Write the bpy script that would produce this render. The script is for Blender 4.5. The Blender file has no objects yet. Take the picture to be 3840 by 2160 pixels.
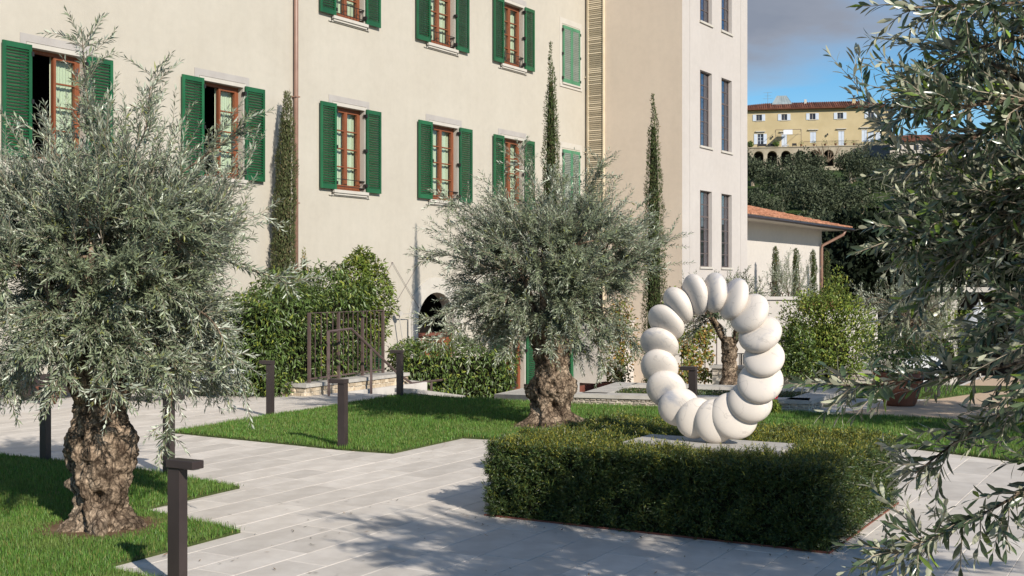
import bpy, math, random
import numpy as np
from mathutils import Vector, Matrix, noise
R = math.radians
rng = np.random.default_rng(7)
random.seed(7)
SC = bpy.context.scene
COL = SC.collection

# ------------------------------------------------------------------ camera, sky, sun, exposure
cam = bpy.data.cameras.new('camera')
cam.sensor_width = 36.0
cam.lens = 41.93
cam.clip_start = 0.1
cam.clip_end = 6000
camo = bpy.data.objects.new('camera', cam)
COL.objects.link(camo)
camo.location = (0, 0, 2.0)
camo.rotation_euler = (R(90), 0, 0)
SC.camera = camo

SUN_AZ, SUN_EL = R(148.7), R(29.5)
SUN_STRENGTH, SKY_STRENGTH = 5.0, 0.064
world = bpy.data.worlds.new('World')
SC.world = world
world.use_nodes = True


def build_sky():
    nt = world.node_tree
    N, L = nt.nodes, nt.links
    bg = N['Background']
    sky = N.new('ShaderNodeTexSky')
    sky.sky_type = 'NISHITA'
    sky.sun_disc = False
    sky.sun_elevation = SUN_EL
    sky.sun_rotation = SUN_AZ
    sky.air_density = 1.0
    sky.dust_density = 0.1
    sky.ozone_density = 2.2
    tc = N.new('ShaderNodeTexCoord')
    sep = N.new('ShaderNodeSeparateXYZ')
    L.new(tc.outputs['Generated'], sep.inputs[0])
    zz = N.new('ShaderNodeMath'); zz.operation = 'MAXIMUM'; zz.inputs[1].default_value = 0.0
    L.new(sep.outputs[2], zz.inputs[0])
    za = N.new('ShaderNodeMath'); za.operation = 'ADD'; za.inputs[1].default_value = 0.16
    L.new(zz.outputs[0], za.inputs[0])
    dx = N.new('ShaderNodeMath'); dx.operation = 'DIVIDE'
    dy = N.new('ShaderNodeMath'); dy.operation = 'DIVIDE'
    L.new(sep.outputs[0], dx.inputs[0]); L.new(za.outputs[0], dx.inputs[1])
    L.new(sep.outputs[1], dy.inputs[0]); L.new(za.outputs[0], dy.inputs[1])
    comb = N.new('ShaderNodeCombineXYZ')
    L.new(dx.outputs[0], comb.inputs[0]); L.new(dy.outputs[0], comb.inputs[1])
    off = N.new('ShaderNodeVectorMath'); off.operation = 'ADD'
    off.inputs[1].default_value = CLOUD_OFFSET
    L.new(comb.outputs[0], off.inputs[0])
    n1 = N.new('ShaderNodeTexNoise'); n1.inputs['Scale'].default_value = 0.62
    n1.inputs['Detail'].default_value = 7; n1.inputs['Roughness'].default_value = 0.52
    L.new(off.outputs[0], n1.inputs['Vector'])
    ramp = N.new('ShaderNodeValToRGB')
    ramp.color_ramp.elements[0].position = 0.50
    ramp.color_ramp.elements[1].position = 0.63
    L.new(n1.outputs['Fac'], ramp.inputs[0])
    shade = N.new('ShaderNodeValToRGB')          # thin edges of a cloud are white, its thick middle is grey
    shade.color_ramp.elements[0].position = 0.5
    shade.color_ramp.elements[0].color = (5.8, 6.1, 6.9, 1)
    shade.color_ramp.elements[1].position = 0.66
    shade.color_ramp.elements[1].color = (3.2, 3.65, 4.6, 1)
    L.new(n1.outputs['Fac'], shade.inputs[0])
    grade = N.new('ShaderNodeHueSaturation')
    grade.inputs['Saturation'].default_value = 1.42
    grade.inputs['Value'].default_value = 1.58
    L.new(sky.outputs[0], grade.inputs['Color'])
    mix = N.new('ShaderNodeMix'); mix.data_type = 'RGBA'
    L.new(ramp.outputs[0], mix.inputs[0])
    L.new(grade.outputs[0], mix.inputs[6]); L.new(shade.outputs[0], mix.inputs[7])
    L.new(mix.outputs[2], bg.inputs[0])
    bg.inputs[1].default_value = SKY_STRENGTH


CLOUD_OFFSET = (-3.9, 0.2, 0.0)
build_sky()
sun = bpy.data.lights.new('sun', 'SUN')
sun.energy = SUN_STRENGTH
sun.angle = R(0.53)
sun.color = (1.0, 0.93, 0.83)
suno = bpy.data.objects.new('sun', sun)
COL.objects.link(suno)
TO_SUN = Vector((math.sin(SUN_AZ) * math.cos(SUN_EL), math.cos(SUN_AZ) * math.cos(SUN_EL), math.sin(SUN_EL)))
suno.rotation_euler = TO_SUN.to_track_quat('Z', 'Y').to_euler()
suno.location = TO_SUN * 60
SC.view_settings.view_transform = 'Standard'
SC.view_settings.look = 'None'
SC.view_settings.exposure = 0.36
SC.view_settings.gamma = 1.0
SC.cycles.max_bounces = 8
SC.cycles.transparent_max_bounces = 12
SC.cycles.use_denoising = True


# ------------------------------------------------------------------ helpers
def tag(o, label=None, cat=None, group=None, kind=None):
    if label: o['label'] = label
    if cat: o['category'] = cat
    if group: o['group'] = group
    if kind: o['kind'] = kind
    return o


def empty(name, loc=(0, 0, 0), rz=0.0, parent=None):
    o = bpy.data.objects.new(name, None)
    COL.objects.link(o)
    o.location = loc
    o.rotation_euler = (0, 0, rz)
    o.empty_display_size = 0.2
    if parent: o.parent = parent
    return o


def link(name, me, mat=None, parent=None, world=True):
    o = bpy.data.objects.new(name, me)
    COL.objects.link(o)
    if mat is not None and not me.materials: me.materials.append(mat)
    if parent is not None:
        o.parent = parent
        if world:                                 # geometry is given in world metres
            o.matrix_parent_inverse = PINV(parent)
    return o


def PINV(p):
    m = Matrix.Identity(4)
    chain = []
    while p is not None:
        chain.append(p); p = p.parent
    for q in reversed(chain):
        m = m @ q.matrix_parent_inverse @ q.matrix_basis
    return m.inverted()


def np_mesh(name, V, F, mat=None, parent=None, smooth=False, world=True):
    """V (n,3); F (m,k) array of equal-size faces, or a list of such arrays"""
    V = np.asarray(V, dtype=np.float32)
    Fs = F if isinstance(F, list) else [F]
    Fs = [np.asarray(f, dtype=np.int32) for f in Fs if len(f)]
    me = bpy.data.meshes.new(name)
    me.vertices.add(len(V))
    me.vertices.foreach_set('co', V.ravel())
    loops = np.concatenate([f.ravel() for f in Fs])
    sizes = np.concatenate([np.full(len(f), f.shape[1], dtype=np.int32) for f in Fs])
    starts = np.concatenate([[0], np.cumsum(sizes)[:-1]]).astype(np.int32)
    me.loops.add(len(loops))
    me.loops.foreach_set('vertex_index', loops)
    me.polygons.add(len(sizes))
    me.polygons.foreach_set('loop_start', starts)
    if smooth: me.polygons.foreach_set('use_smooth', np.ones(len(sizes), dtype=bool))
    me.update(calc_edges=True)
    return link(name, me, mat, parent, world)


class MB:
    """collects shapes in world metres; build() links them as one mesh object"""

    def __init__(s):
        s.v, s.f = [], []

    def add(s, vs, fs):
        n = len(s.v)
        s.v += [tuple(map(float, p)) for p in vs]
        s.f += [tuple(i + n for i in q) for q in fs]
        return s

    def box(s, c, size, ax=None):
        c = np.asarray(c, float)
        ax = np.eye(3) if ax is None else np.asarray(ax, float)
        h = np.asarray(size, float) / 2
        vs = []
        for i in (-1, 1):
            for j in (-1, 1):
                for k in (-1, 1):
                    vs.append(c + ax[0] * h[0] * i + ax[1] * h[1] * j + ax[2] * h[2] * k)
        return s.add(vs, [(0, 1, 3, 2), (4, 6, 7, 5), (0, 4, 5, 1), (2, 3, 7, 6), (0, 2, 6, 4), (1, 5, 7, 3)])

    def prism(s, pts, z0, z1):
        n = len(pts)
        z0 = [z0] * n if np.isscalar(z0) else z0
        z1 = [z1] * n if np.isscalar(z1) else z1
        vs = [(p[0], p[1], z0[i]) for i, p in enumerate(pts)] + [(p[0], p[1], z1[i]) for i, p in enumerate(pts)]
        fs = [tuple(range(n - 1, -1, -1)), tuple(range(n, 2 * n))]
        fs += [(i, (i + 1) % n, n + (i + 1) % n, n + i) for i in range(n)]
        return s.add(vs, fs)

    def tube(s, pts, radii, n=6, cap=True):
        pts = [np.asarray(p, float) for p in pts]
        if np.isscalar(radii): radii = [radii] * len(pts)
        vs, fs = [], []
        ref = None
        for i, p in enumerate(pts):
            d = pts[min(i + 1, len(pts) - 1)] - pts[max(i - 1, 0)]
            d = d / (np.linalg.norm(d) + 1e-9)
            if ref is None:
                ref = np.cross(d, (0, 0, 1.0) if abs(d[2]) < .9 else (1.0, 0, 0))
            a = ref - d * np.dot(ref, d)
            a = a / (np.linalg.norm(a) + 1e-9)
            ref = a
            b = np.cross(d, a)
            for k in range(n):
                t = 2 * math.pi * k / n
                vs.append(p + (a * math.cos(t) + b * math.sin(t)) * radii[i])
        for i in range(len(pts) - 1):
            for k in range(n):
                k2 = (k + 1) % n
                fs.append((i * n + k, i * n + k2, (i + 1) * n + k2, (i + 1) * n + k))
        if cap:
            fs.append(tuple(range(n - 1, -1, -1)))
            fs.append(tuple((len(pts) - 1) * n + k for k in range(n)))
        return s.add(vs, fs)

    def lathe(s, c, prof, n=20):
        vs, fs = [], []
        for (r, z) in prof:
            for k in range(n):
                t = 2 * math.pi * k / n
                vs.append((c[0] + r * math.cos(t), c[1] + r * math.sin(t), c[2] + z))
        for i in range(len(prof) - 1):
            for k in range(n):
                k2 = (k + 1) % n
                fs.append((i * n + k, i * n + k2, (i + 1) * n + k2, (i + 1) * n + k))
        fs.append(tuple(range(n - 1, -1, -1)))
        fs.append(tuple((len(prof) - 1) * n + k for k in range(n)))
        return s.add(vs, fs)

    def mesh(s, name, smooth=False):
        me = bpy.data.meshes.new(name)
        me.from_pydata(s.v, [], s.f)
        if smooth: me.polygons.foreach_set('use_smooth', [True] * len(s.f))
        me.update()
        return me

    def build(s, name, mat=None, parent=None, smooth=False):
        return link(name, s.mesh(name, smooth), mat, parent)


def rotz(o, a):
    return o


# ------------------------------------------------------------------ materials
def newmat(name):
    m = bpy.data.materials.new(name)
    m.use_nodes = True
    return m, m.node_tree.nodes, m.node_tree.links, m.node_tree.nodes['Principled BSDF']


def mat_noise(name, c1, c2, scale=4.0, rough=0.7, bump=0.0, bscale=None, detail=6, spec=0.3, rand=0.0, c3=None, metal=0.0, lo=.35, hi=.65, stretch=None):
    m, N, L, P = newmat(name)
    tc = N.new('ShaderNodeTexCoord')
    vec = tc.outputs['Object']
    if stretch:
        mp = N.new('ShaderNodeMapping'); mp.inputs['Scale'].default_value = stretch
        L.new(vec, mp.inputs[0]); vec = mp.outputs[0]
    n = N.new('ShaderNodeTexNoise')
    n.inputs['Scale'].default_value = scale
    n.inputs['Detail'].default_value = detail
    n.inputs['Roughness'].default_value = 0.6
    L.new(vec, n.inputs['Vector'])
    r = N.new('ShaderNodeValToRGB')
    r.color_ramp.elements[0].position = lo; r.color_ramp.elements[0].color = (*c1, 1)
    r.color_ramp.elements[1].position = hi; r.color_ramp.elements[1].color = (*c2, 1)
    if c3:
        e = r.color_ramp.elements.new((lo + hi) / 2); e.color = (*c3, 1)
    L.new(n.outputs['Fac'], r.inputs[0])
    out = r.outputs[0]
    if rand:
        g = N.new('ShaderNodeNewGeometry')
        oi = N.new('ShaderNodeObjectInfo')
        ad = N.new('ShaderNodeMath'); ad.operation = 'ADD'
        L.new(g.outputs['Random Per Island'], ad.inputs[0]); L.new(oi.outputs['Random'], ad.inputs[1])
        fr = N.new('ShaderNodeMath'); fr.operation = 'FRACT'
        L.new(ad.outputs[0], fr.inputs[0])
        mr = N.new('ShaderNodeMapRange')
        mr.inputs['To Min'].default_value = 1 - rand; mr.inputs['To Max'].default_value = 1 + rand
        L.new(fr.outputs[0], mr.inputs['Value'])
        h = N.new('ShaderNodeHueSaturation')
        L.new(mr.outputs[0], h.inputs['Value']); L.new(out, h.inputs['Color'])
        out = h.outputs[0]
    L.new(out, P.inputs['Base Color'])
    P.inputs['Roughness'].default_value = rough
    P.inputs['Specular IOR Level'].default_value = spec
    P.inputs['Metallic'].default_value = metal
    if bump:
        nb = N.new('ShaderNodeTexNoise')
        nb.inputs['Scale'].default_value = bscale or scale * 8
        nb.inputs['Detail'].default_value = 5
        L.new(vec, nb.inputs['Vector'])
        b = N.new('ShaderNodeBump'); b.inputs['Strength'].default_value = bump
        b.inputs['Distance'].default_value = 0.02
        L.new(nb.outputs['Fac'], b.inputs['Height']); L.new(b.outputs[0], P.inputs['Normal'])
    return m


def mat_wall(name, c1, c2):
    """lime plaster: broad mottling, faint rain streaks, fine grain"""
    m = mat_noise(name, c1, c2, scale=.55, rough=.92, bump=.14, bscale=45, spec=.12, lo=.3, hi=.7)
    N, L = m.node_tree.nodes, m.node_tree.links
    P = N['Principled BSDF']
    src = P.inputs['Base Color'].links[0].from_socket
    tc = N.new('ShaderNodeTexCoord')
    out = src
    for st, lo, hi, sc in (((1.6, 1.6, .12), .978, 1.012, 2.2), ((1, 1, 1), .965, 1.02, 5.0)):
        mp = N.new('ShaderNodeMapping'); mp.inputs['Scale'].default_value = st
        L.new(tc.outputs['Object'], mp.inputs[0])
        n = N.new('ShaderNodeTexNoise'); n.inputs['Scale'].default_value = sc; n.inputs['Detail'].default_value = 8
        n.inputs['Roughness'].default_value = .65
        L.new(mp.outputs[0], n.inputs['Vector'])
        mr = N.new('ShaderNodeMapRange'); mr.inputs['From Min'].default_value = .3; mr.inputs['From Max'].default_value = .62
        mr.inputs['To Min'].default_value = lo; mr.inputs['To Max'].default_value = hi
        L.new(n.outputs['Fac'], mr.inputs['Value'])
        h = N.new('ShaderNodeHueSaturation'); L.new(mr.outputs[0], h.inputs['Value']); L.new(out, h.inputs['Color'])
        out = h.outputs[0]
    L.new(out, P.inputs['Base Color'])
    return m


def mat_bark(name):
    m = mat_noise(name, (.07, .048, .033), (.43, .335, .245), scale=6, rough=.95, bump=1.0, bscale=46, spec=.05, c3=(.25, .185, .13), detail=12, lo=.34, hi=.68)
    N, L = m.node_tree.nodes, m.node_tree.links
    P = N['Principled BSDF']
    src = P.inputs['Base Color'].links[0].from_socket
    tc = N.new('ShaderNodeTexCoord')
    wn = N.new('ShaderNodeTexNoise'); wn.inputs['Scale'].default_value = 9; wn.inputs['Detail'].default_value = 4
    L.new(tc.outputs['Object'], wn.inputs['Vector'])
    mp = N.new('ShaderNodeMapping'); mp.inputs['Scale'].default_value = (1, 1, .45)
    va = N.new('ShaderNodeMix'); va.data_type = 'VECTOR'; va.inputs[0].default_value = .12
    L.new(tc.outputs['Object'], va.inputs[4]); L.new(wn.outputs['Color'], va.inputs[5])
    L.new(va.outputs[1], mp.inputs[0])
    out = src
    for sc, w, dark in ((15, .16, .28), (38, .22, .5)):
        v = N.new('ShaderNodeTexVoronoi'); v.feature = 'DISTANCE_TO_EDGE'; v.inputs['Scale'].default_value = sc
        L.new(mp.outputs[0], v.inputs['Vector'])
        mr = N.new('ShaderNodeMapRange'); mr.inputs['From Max'].default_value = w
        mr.inputs['To Min'].default_value = dark; mr.inputs['To Max'].default_value = 1.08
        L.new(v.outputs['Distance'], mr.inputs['Value'])
        h = N.new('ShaderNodeHueSaturation'); L.new(mr.outputs[0], h.inputs['Value']); L.new(out, h.inputs['Color'])
        out = h.outputs[0]
    L.new(out, P.inputs['Base Color'])
    return m


def mat_leaf(name, top, under, var=0.35, trans=0.2, rough=0.42, spec=0.4, warm=None, warm_at=0.9, patch=None):
    m, N, L, P = newmat(name)
    g = N.new('ShaderNodeNewGeometry')
    oi = N.new('ShaderNodeObjectInfo')
    ad = N.new('ShaderNodeMath'); ad.operation = 'ADD'
    L.new(g.outputs['Random Per Island'], ad.inputs[0]); L.new(oi.outputs['Random'], ad.inputs[1])
    fr = N.new('ShaderNodeMath'); fr.operation = 'FRACT'
    L.new(ad.outputs[0], fr.inputs[0])
    mix = N.new('ShaderNodeMix'); mix.data_type = 'RGBA'
    mix.inputs[6].default_value = (*top, 1); mix.inputs[7].default_value = (*under, 1)
    L.new(g.outputs['Backfacing'], mix.inputs[0])
    out = mix.outputs[2]
    if warm:
        st = N.new('ShaderNodeMath'); st.operation = 'GREATER_THAN'; st.inputs[1].default_value = warm_at
        L.new(fr.outputs[0], st.inputs[0])
        mw = N.new('ShaderNodeMix'); mw.data_type = 'RGBA'
        L.new(st.outputs[0], mw.inputs[0]); L.new(out, mw.inputs[6]); mw.inputs[7].default_value = (*warm, 1)
        out = mw.outputs[2]
    if patch:                                              # drier and greener patches, decimetres across
        tc = N.new('ShaderNodeTexCoord')
        pn = N.new('ShaderNodeTexNoise'); pn.inputs['Scale'].default_value = 1.9; pn.inputs['Detail'].default_value = 5
        L.new(tc.outputs['Object'], pn.inputs['Vector'])
        pr = N.new('ShaderNodeMapRange'); pr.inputs['From Min'].default_value = .46; pr.inputs['From Max'].default_value = .72
        pr.inputs['To Max'].default_value = .75
        L.new(pn.outputs['Fac'], pr.inputs['Value'])
        pm = N.new('ShaderNodeMix'); pm.data_type = 'RGBA'
        L.new(pr.outputs[0], pm.inputs[0]); L.new(out, pm.inputs[6]); pm.inputs[7].default_value = (*patch, 1)
        out = pm.outputs[2]
    mul = N.new('ShaderNodeMath'); mul.operation = 'MULTIPLY'; mul.inputs[1].default_value = 7.31
    L.new(fr.outputs[0], mul.inputs[0])
    f2 = N.new('ShaderNodeMath'); f2.operation = 'FRACT'
    L.new(mul.outputs[0], f2.inputs[0])
    mr = N.new('ShaderNodeMapRange')
    mr.inputs['To Min'].default_value = 1 - var; mr.inputs['To Max'].default_value = 1 + var
    L.new(f2.outputs[0], mr.inputs['Value'])
    h = N.new('ShaderNodeHueSaturation')
    L.new(mr.outputs[0], h.inputs['Value']); L.new(out, h.inputs['Color'])
    L.new(h.outputs[0], P.inputs['Base Color'])
    P.inputs['Roughness'].default_value = rough
    P.inputs['Specular IOR Level'].default_value = spec
    if trans:
        t = N.new('ShaderNodeBsdfTranslucent')
        L.new(h.outputs[0], t.inputs['Color'])
        ms = N.new('ShaderNodeMixShader'); ms.inputs[0].default_value = trans
        L.new(P.outputs[0], ms.inputs[1]); L.new(t.outputs[0], ms.inputs[2])
        L.new(ms.outputs[0], N['Material Output'].inputs['Surface'])
    return m


def mat_glass(name, tint=(.8, .85, .85), refl=0.12):
    m, N, L, P = newmat(name)
    N.remove(P)
    t = N.new('ShaderNodeBsdfTransparent'); t.inputs[0].default_value = (*tint, 1)
    g = N.new('ShaderNodeBsdfGlossy'); g.inputs['Roughness'].default_value = 0.015
    g.inputs['Color'].default_value = (.95, .97, 1, 1)
    lw = N.new('ShaderNodeLayerWeight'); lw.inputs['Blend'].default_value = .5
    pw = N.new('ShaderNodeMath'); pw.operation = 'POWER'; pw.inputs[1].default_value = 3.5
    L.new(lw.outputs['Facing'], pw.inputs[0])
    ad = N.new('ShaderNodeMath'); ad.operation = 'MULTIPLY_ADD'; ad.use_clamp = True; ad.inputs[1].default_value = .75; ad.inputs[2].default_value = refl
    L.new(pw.outputs[0], ad.inputs[0])
    mx = N.new('ShaderNodeMixShader')
    L.new(ad.outputs[0], mx.inputs[0]); L.new(t.outputs[0], mx.inputs[1]); L.new(g.outputs[0], mx.inputs[2])
    L.new(mx.outputs[0], N['Material Output'].inputs['Surface'])
    return m


M = {}
M['stucco'] = mat_wall('cream_stucco', (.408, .373, .313), (.440, .406, .345))
M['tower'] = mat_wall('tower_stucco', (.42, .385, .355), (.45, .415, .385))
M['tower_side'] = mat_wall('warm_plaster_brightened', (.52, .435, .35), (.55, .465, .375))  # warmer tint of its own, but lightened to make up for weak sun
M['annex'] = mat_wall('annex_stucco', (.46, .425, .385), (.49, .455, .415))
M['stone_trim'] = mat_noise('pale_stone_trim', (.335, .31, .29), (.375, .35, .325), scale=3, rough=.85, bump=.05, spec=.2)
M['cream_trim'] = mat_noise('cream_trim', (.43, .40, .35), (.47, .44, .39), scale=3, rough=.85, spec=.2)
M['green'] = mat_noise('green_shutter_paint', (.008, .070, .026), (.013, .095, .036), scale=2, rough=.42, spec=.45, rand=.18)
M['green_sheen'] = mat_noise('green_painted_sheen', (.05, .17, .09), (.07, .21, .12), scale=2, rough=.45, spec=.5, rand=.1)  # closed upper shutters: sun sheen on the gloss is put into a paler green
M['slat_sheen'] = mat_noise('slat_painted_sheen', (.42, .48, .42), (.48, .54, .48), scale=2, rough=.45, spec=.5, rand=.06)  # their slats paler still, the sheen painted into the colour
M['wood'] = mat_noise('brown_window_wood', (.15, .047, .020), (.22, .072, .031), scale=6, rough=.5, spec=.35, stretch=(6, 6, .6))
M['curtain'] = mat_noise('pale_green_curtain', (.44, .47, .34), (.52, .55, .42), scale=2.5, rough=.9, spec=.1, stretch=(14, 14, .3))
M['curtain_grey'] = mat_noise('mauve_grey_curtain', (.11, .095, .105), (.17, .15, .16), scale=2.5, rough=.9, spec=.1, stretch=(14, 14, .3))
M['glass'] = mat_glass('window_glass', (.92, .95, .93), .03)
M['glass_dark'] = mat_glass('tower_glass', (.70, .72, .80), .12)
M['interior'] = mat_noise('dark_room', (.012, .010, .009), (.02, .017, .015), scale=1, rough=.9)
M['iron'] = mat_noise('black_iron', (.012, .011, .011), (.02, .018, .018), scale=8, rough=.5, spec=.4)
M['bronze'] = mat_noise('dark_brown_metal', (.030, .022, .021), (.042, .031, .029), scale=2.5, rough=.42, spec=.45, bump=.01)
M['rail'] = mat_noise('brown_painted_rail', (.085, .058, .052), (.11, .078, .07), scale=4, rough=.5, spec=.4)
M['pipe'] = mat_noise('brown_downpipe', (.20, .115, .085), (.25, .15, .11), scale=3, rough=.45, spec=.4)
M['louvre'] = mat_noise('cream_louvre', (.48, .40, .28), (.56, .48, .35), scale=2, rough=.6, spec=.3, rand=.08)
M['leading'] = mat_noise('tower_window_bars', (.09, .07, .065), (.12, .095, .09), scale=5, rough=.5, spec=.3)
M['paver'] = mat_noise('warm_grey_paving_stone', (.475, .430, .378), (.57, .522, .465), scale=3.5, rough=.75, bump=.10, bscale=140, spec=.25, rand=.10)
M['grout'] = mat_noise('pale_grout', (.47, .435, .395), (.57, .535, .49), scale=1.6, rough=.9, spec=.1, detail=10)
M['coping'] = mat_noise('grey_coping_stone', (.36, .335, .30), (.44, .415, .375), scale=5, rough=.8, bump=.08, bscale=90, spec=.2)
M['wallstone'] = mat_noise('tan_wall_stone', (.36, .28, .19), (.52, .44, .33), scale=7, rough=.85, bump=.35, bscale=40, spec=.15, rand=.22)
M['greystone'] = mat_noise('grey_wall_stone', (.30, .26, .21), (.46, .41, .35), scale=7, rough=.85, bump=.35, bscale=40, spec=.15, rand=.22)
M['mortar'] = mat_noise('pale_mortar', (.55, .49, .40), (.64, .58, .48), scale=14, rough=.95, bump=.2, bscale=60, spec=.1)
M['bark'] = mat_bark('olive_bark')
M['twig'] = mat_noise('olive_twig', (.17, .14, .10), (.32, .27, .20), scale=10, rough=.85, spec=.2)
M['olive_leaf'] = mat_leaf('silver_olive_leaf', (.155, .185, .108), (.37, .40, .315), var=.50, trans=.06, rough=.34, spec=.55, warm=(.27, .29, .08), warm_at=.97)
M['olive_dark'] = mat_leaf('green_olive_leaf', (.066, .095, .046), (.32, .325, .235), var=.45, trans=.12, rough=.27, spec=.6, warm=(.15, .22, .035), warm_at=.94)
M['laurel'] = mat_leaf('laurel_leaf', (.085, .135, .03), (.13, .18, .06), var=.45, trans=.22, rough=.38, spec=.5, warm=(.20, .23, .035), warm_at=.86)
M['shrub'] = mat_leaf('yellow_green_shrub_leaf', (.14, .195, .03), (.18, .235, .06), var=.4, trans=.25, rough=.45, spec=.4, warm=(.24, .25, .04), warm_at=.8)
M['vine'] = mat_leaf('autumn_vine_leaf', (.13, .15, .03), (.17, .19, .06), var=.4, trans=.25, rough=.5, spec=.3, warm=(.30, .17, .04), warm_at=.7)
M['cypress'] = mat_leaf('cypress_needle', (.060, .085, .026), (.08, .10, .036), var=.45, trans=.08, rough=.6, spec=.25, warm=(.14, .11, .05), warm_at=.88)
M['yew_top'] = mat_leaf('yellow_green_yew_shoots', (.058, .092, .018), (.09, .12, .032), var=.55, trans=.16, rough=.45, spec=.4, warm=(.215, .20, .028), warm_at=.62)  # lighter, yellower green for the hedge top than for its sides
M['cypress_faded'] = mat_leaf('faded_cypress_needle', (.080, .095, .036), (.095, .105, .045), var=.5, trans=.08, rough=.6, spec=.25, warm=(.16, .13, .065), warm_at=.82)
M['yew'] = mat_leaf('yew_needle', (.038, .068, .017), (.06, .092, .03), var=.55, trans=.10, rough=.42, spec=.45, warm=(.13, .14, .024), warm_at=.82)
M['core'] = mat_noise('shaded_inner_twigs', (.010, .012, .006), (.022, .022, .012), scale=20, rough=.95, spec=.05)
M['grass'] = mat_leaf('lawn_blade', (.088, .190, .026), (.10, .205, .034), var=.5, trans=.25, rough=.5, spec=.35, warm=(.23, .22, .07), warm_at=.86, patch=(.15, .21, .05))
M['turf'] = mat_noise('turf', (.035, .055, .015), (.07, .085, .03), scale=9, rough=.95, spec=.1)
M['soil'] = mat_noise('brown_soil', (.10, .06, .035), (.18, .12, .075), scale=12, rough=.95, bump=.4, spec=.1)
M['gravel'] = mat_noise('beige_gravel', (.42, .31, .21), (.52, .39, .28), scale=60, rough=.95, bump=.3, bscale=200, spec=.1)
M['court'] = mat_noise('courtyard_stone', (.42, .38, .33), (.50, .46, .40), scale=2, rough=.9, spec=.15)
M['earth'] = mat_noise('far_ground', (.09, .085, .05), (.13, .12, .07), scale=.05, rough=1, spec=.05)
M['corten'] = mat_noise('rust_brown_planter', (.13, .045, .03), (.19, .07, .048), scale=4, rough=.7, spec=.25)
M['terracotta'] = mat_noise('terracotta', (.16, .065, .04), (.22, .09, .055), scale=5, rough=.8, spec=.2)
M['white_fabric'] = mat_noise('white_fabric', (.50, .51, .52), (.58, .59, .60), scale=5, rough=.9, spec=.1)
M['villa'] = mat_noise('ochre_plaster', (.40, .325, .19), (.45, .37, .225), scale=.3, rough=.9, spec=.1)
M['villa_trim'] = mat_noise('pale_grey_stone', (.40, .37, .31), (.50, .46, .39), scale=1, rough=.9, spec=.1)
M['villa_wall'] = mat_noise('terrace_stone', (.26, .22, .16), (.38, .33, .25), scale=.6, rough=.9, spec=.1)
M['villa_shutter'] = mat_noise('pale_blue_grey_shutter', (.42, .47, .55), (.50, .55, .62), scale=1, rough=.7, spec=.2)
M['dark_pane'] = mat_noise('dark_window_pane', (.02, .022, .03), (.035, .04, .06), scale=.8, rough=.15, spec=.5)
M['old_tile'] = mat_noise('weathered_roof_tile', (.11, .045, .03), (.22, .095, .06), scale=1.5, rough=.9, spec=.1, rand=.35)
M['new_tile'] = mat_noise('orange_roof_tile', (.31, .135, .075), (.44, .215, .13), scale=1.2, rough=.85, spec=.15, rand=.30)
M['zinc'] = mat_noise('zinc_lantern', (.20, .24, .25), (.27, .31, .32), scale=1, rough=.45, spec=.5)
M['hill'] = mat_noise('hillside_grass', (.03, .05, .016), (.055, .08, .026), scale=.12, rough=1, spec=.05)  # slope and its olives kept dark: cloud shade is put into their colours
M['hill_olive'] = mat_leaf('far_olive_foliage', (.058, .072, .038), (.08, .092, .056), var=.4, trans=.05, rough=.7, spec=.2)
M['pine'] = mat_leaf('dark_pine_foliage', (.010, .016, .008), (.014, .02, .01), var=.4, trans=.03, rough=.7, spec=.1)  # near black, with the cloud shade painted into the foliage colour


def marble():
    m, N, L, P = newmat('veined_white_marble')
    tc = N.new('ShaderNodeTexCoord')
    n = N.new('ShaderNodeTexNoise'); n.inputs['Scale'].default_value = 2.6; n.inputs['Detail'].default_value = 8
    n.inputs['Roughness'].default_value = .62; n.inputs['Distortion'].default_value = 1.1
    L.new(tc.outputs['Object'], n.inputs['Vector'])
    r = N.new('ShaderNodeValToRGB')
    r.color_ramp.elements[0].position = .53; r.color_ramp.elements[0].color = (.60, .545, .485, 1)
    r.color_ramp.elements[1].position = .70; r.color_ramp.elements[1].color = (.30, .31, .35, 1)
    L.new(n.outputs['Fac'], r.inputs[0])
    n2 = N.new('ShaderNodeTexNoise'); n2.inputs['Scale'].default_value = 1.7; n2.inputs['Detail'].default_value = 6
    n2.inputs['Distortion'].default_value = 2.2
    L.new(tc.outputs['Object'], n2.inputs['Vector'])
    sub = N.new('ShaderNodeMath'); sub.operation = 'SUBTRACT'; sub.inputs[1].default_value = .5
    L.new(n2.outputs['Fac'], sub.inputs[0])
    ab = N.new('ShaderNodeMath'); ab.operation = 'ABSOLUTE'
    L.new(sub.outputs[0], ab.inputs[0])
    mr = N.new('ShaderNodeMapRange'); mr.inputs['From Max'].default_value = .010
    mr.inputs['To Min'].default_value = .78; mr.inputs['To Max'].default_value = 1.0
    L.new(ab.outputs[0], mr.inputs['Value'])
    h = N.new('ShaderNodeHueSaturation')
    L.new(mr.outputs[0], h.inputs['Value']); L.new(r.outputs[0], h.inputs['Color'])
    L.new(h.outputs[0], P.inputs['Base Color'])
    P.inputs['Roughness'].default_value = .48
    P.inputs['Specular IOR Level'].default_value = .3
    nb = N.new('ShaderNodeTexNoise'); nb.inputs['Scale'].default_value = 160
    L.new(tc.outputs['Object'], nb.inputs['Vector'])
    b = N.new('ShaderNodeBump'); b.inputs['Strength'].default_value = .05; b.inputs['Distance'].default_value = .01
    L.new(nb.outputs['Fac'], b.inputs['Height']); L.new(b.outputs[0], P.inputs['Normal'])
    return m


M['marble'] = marble()

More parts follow.
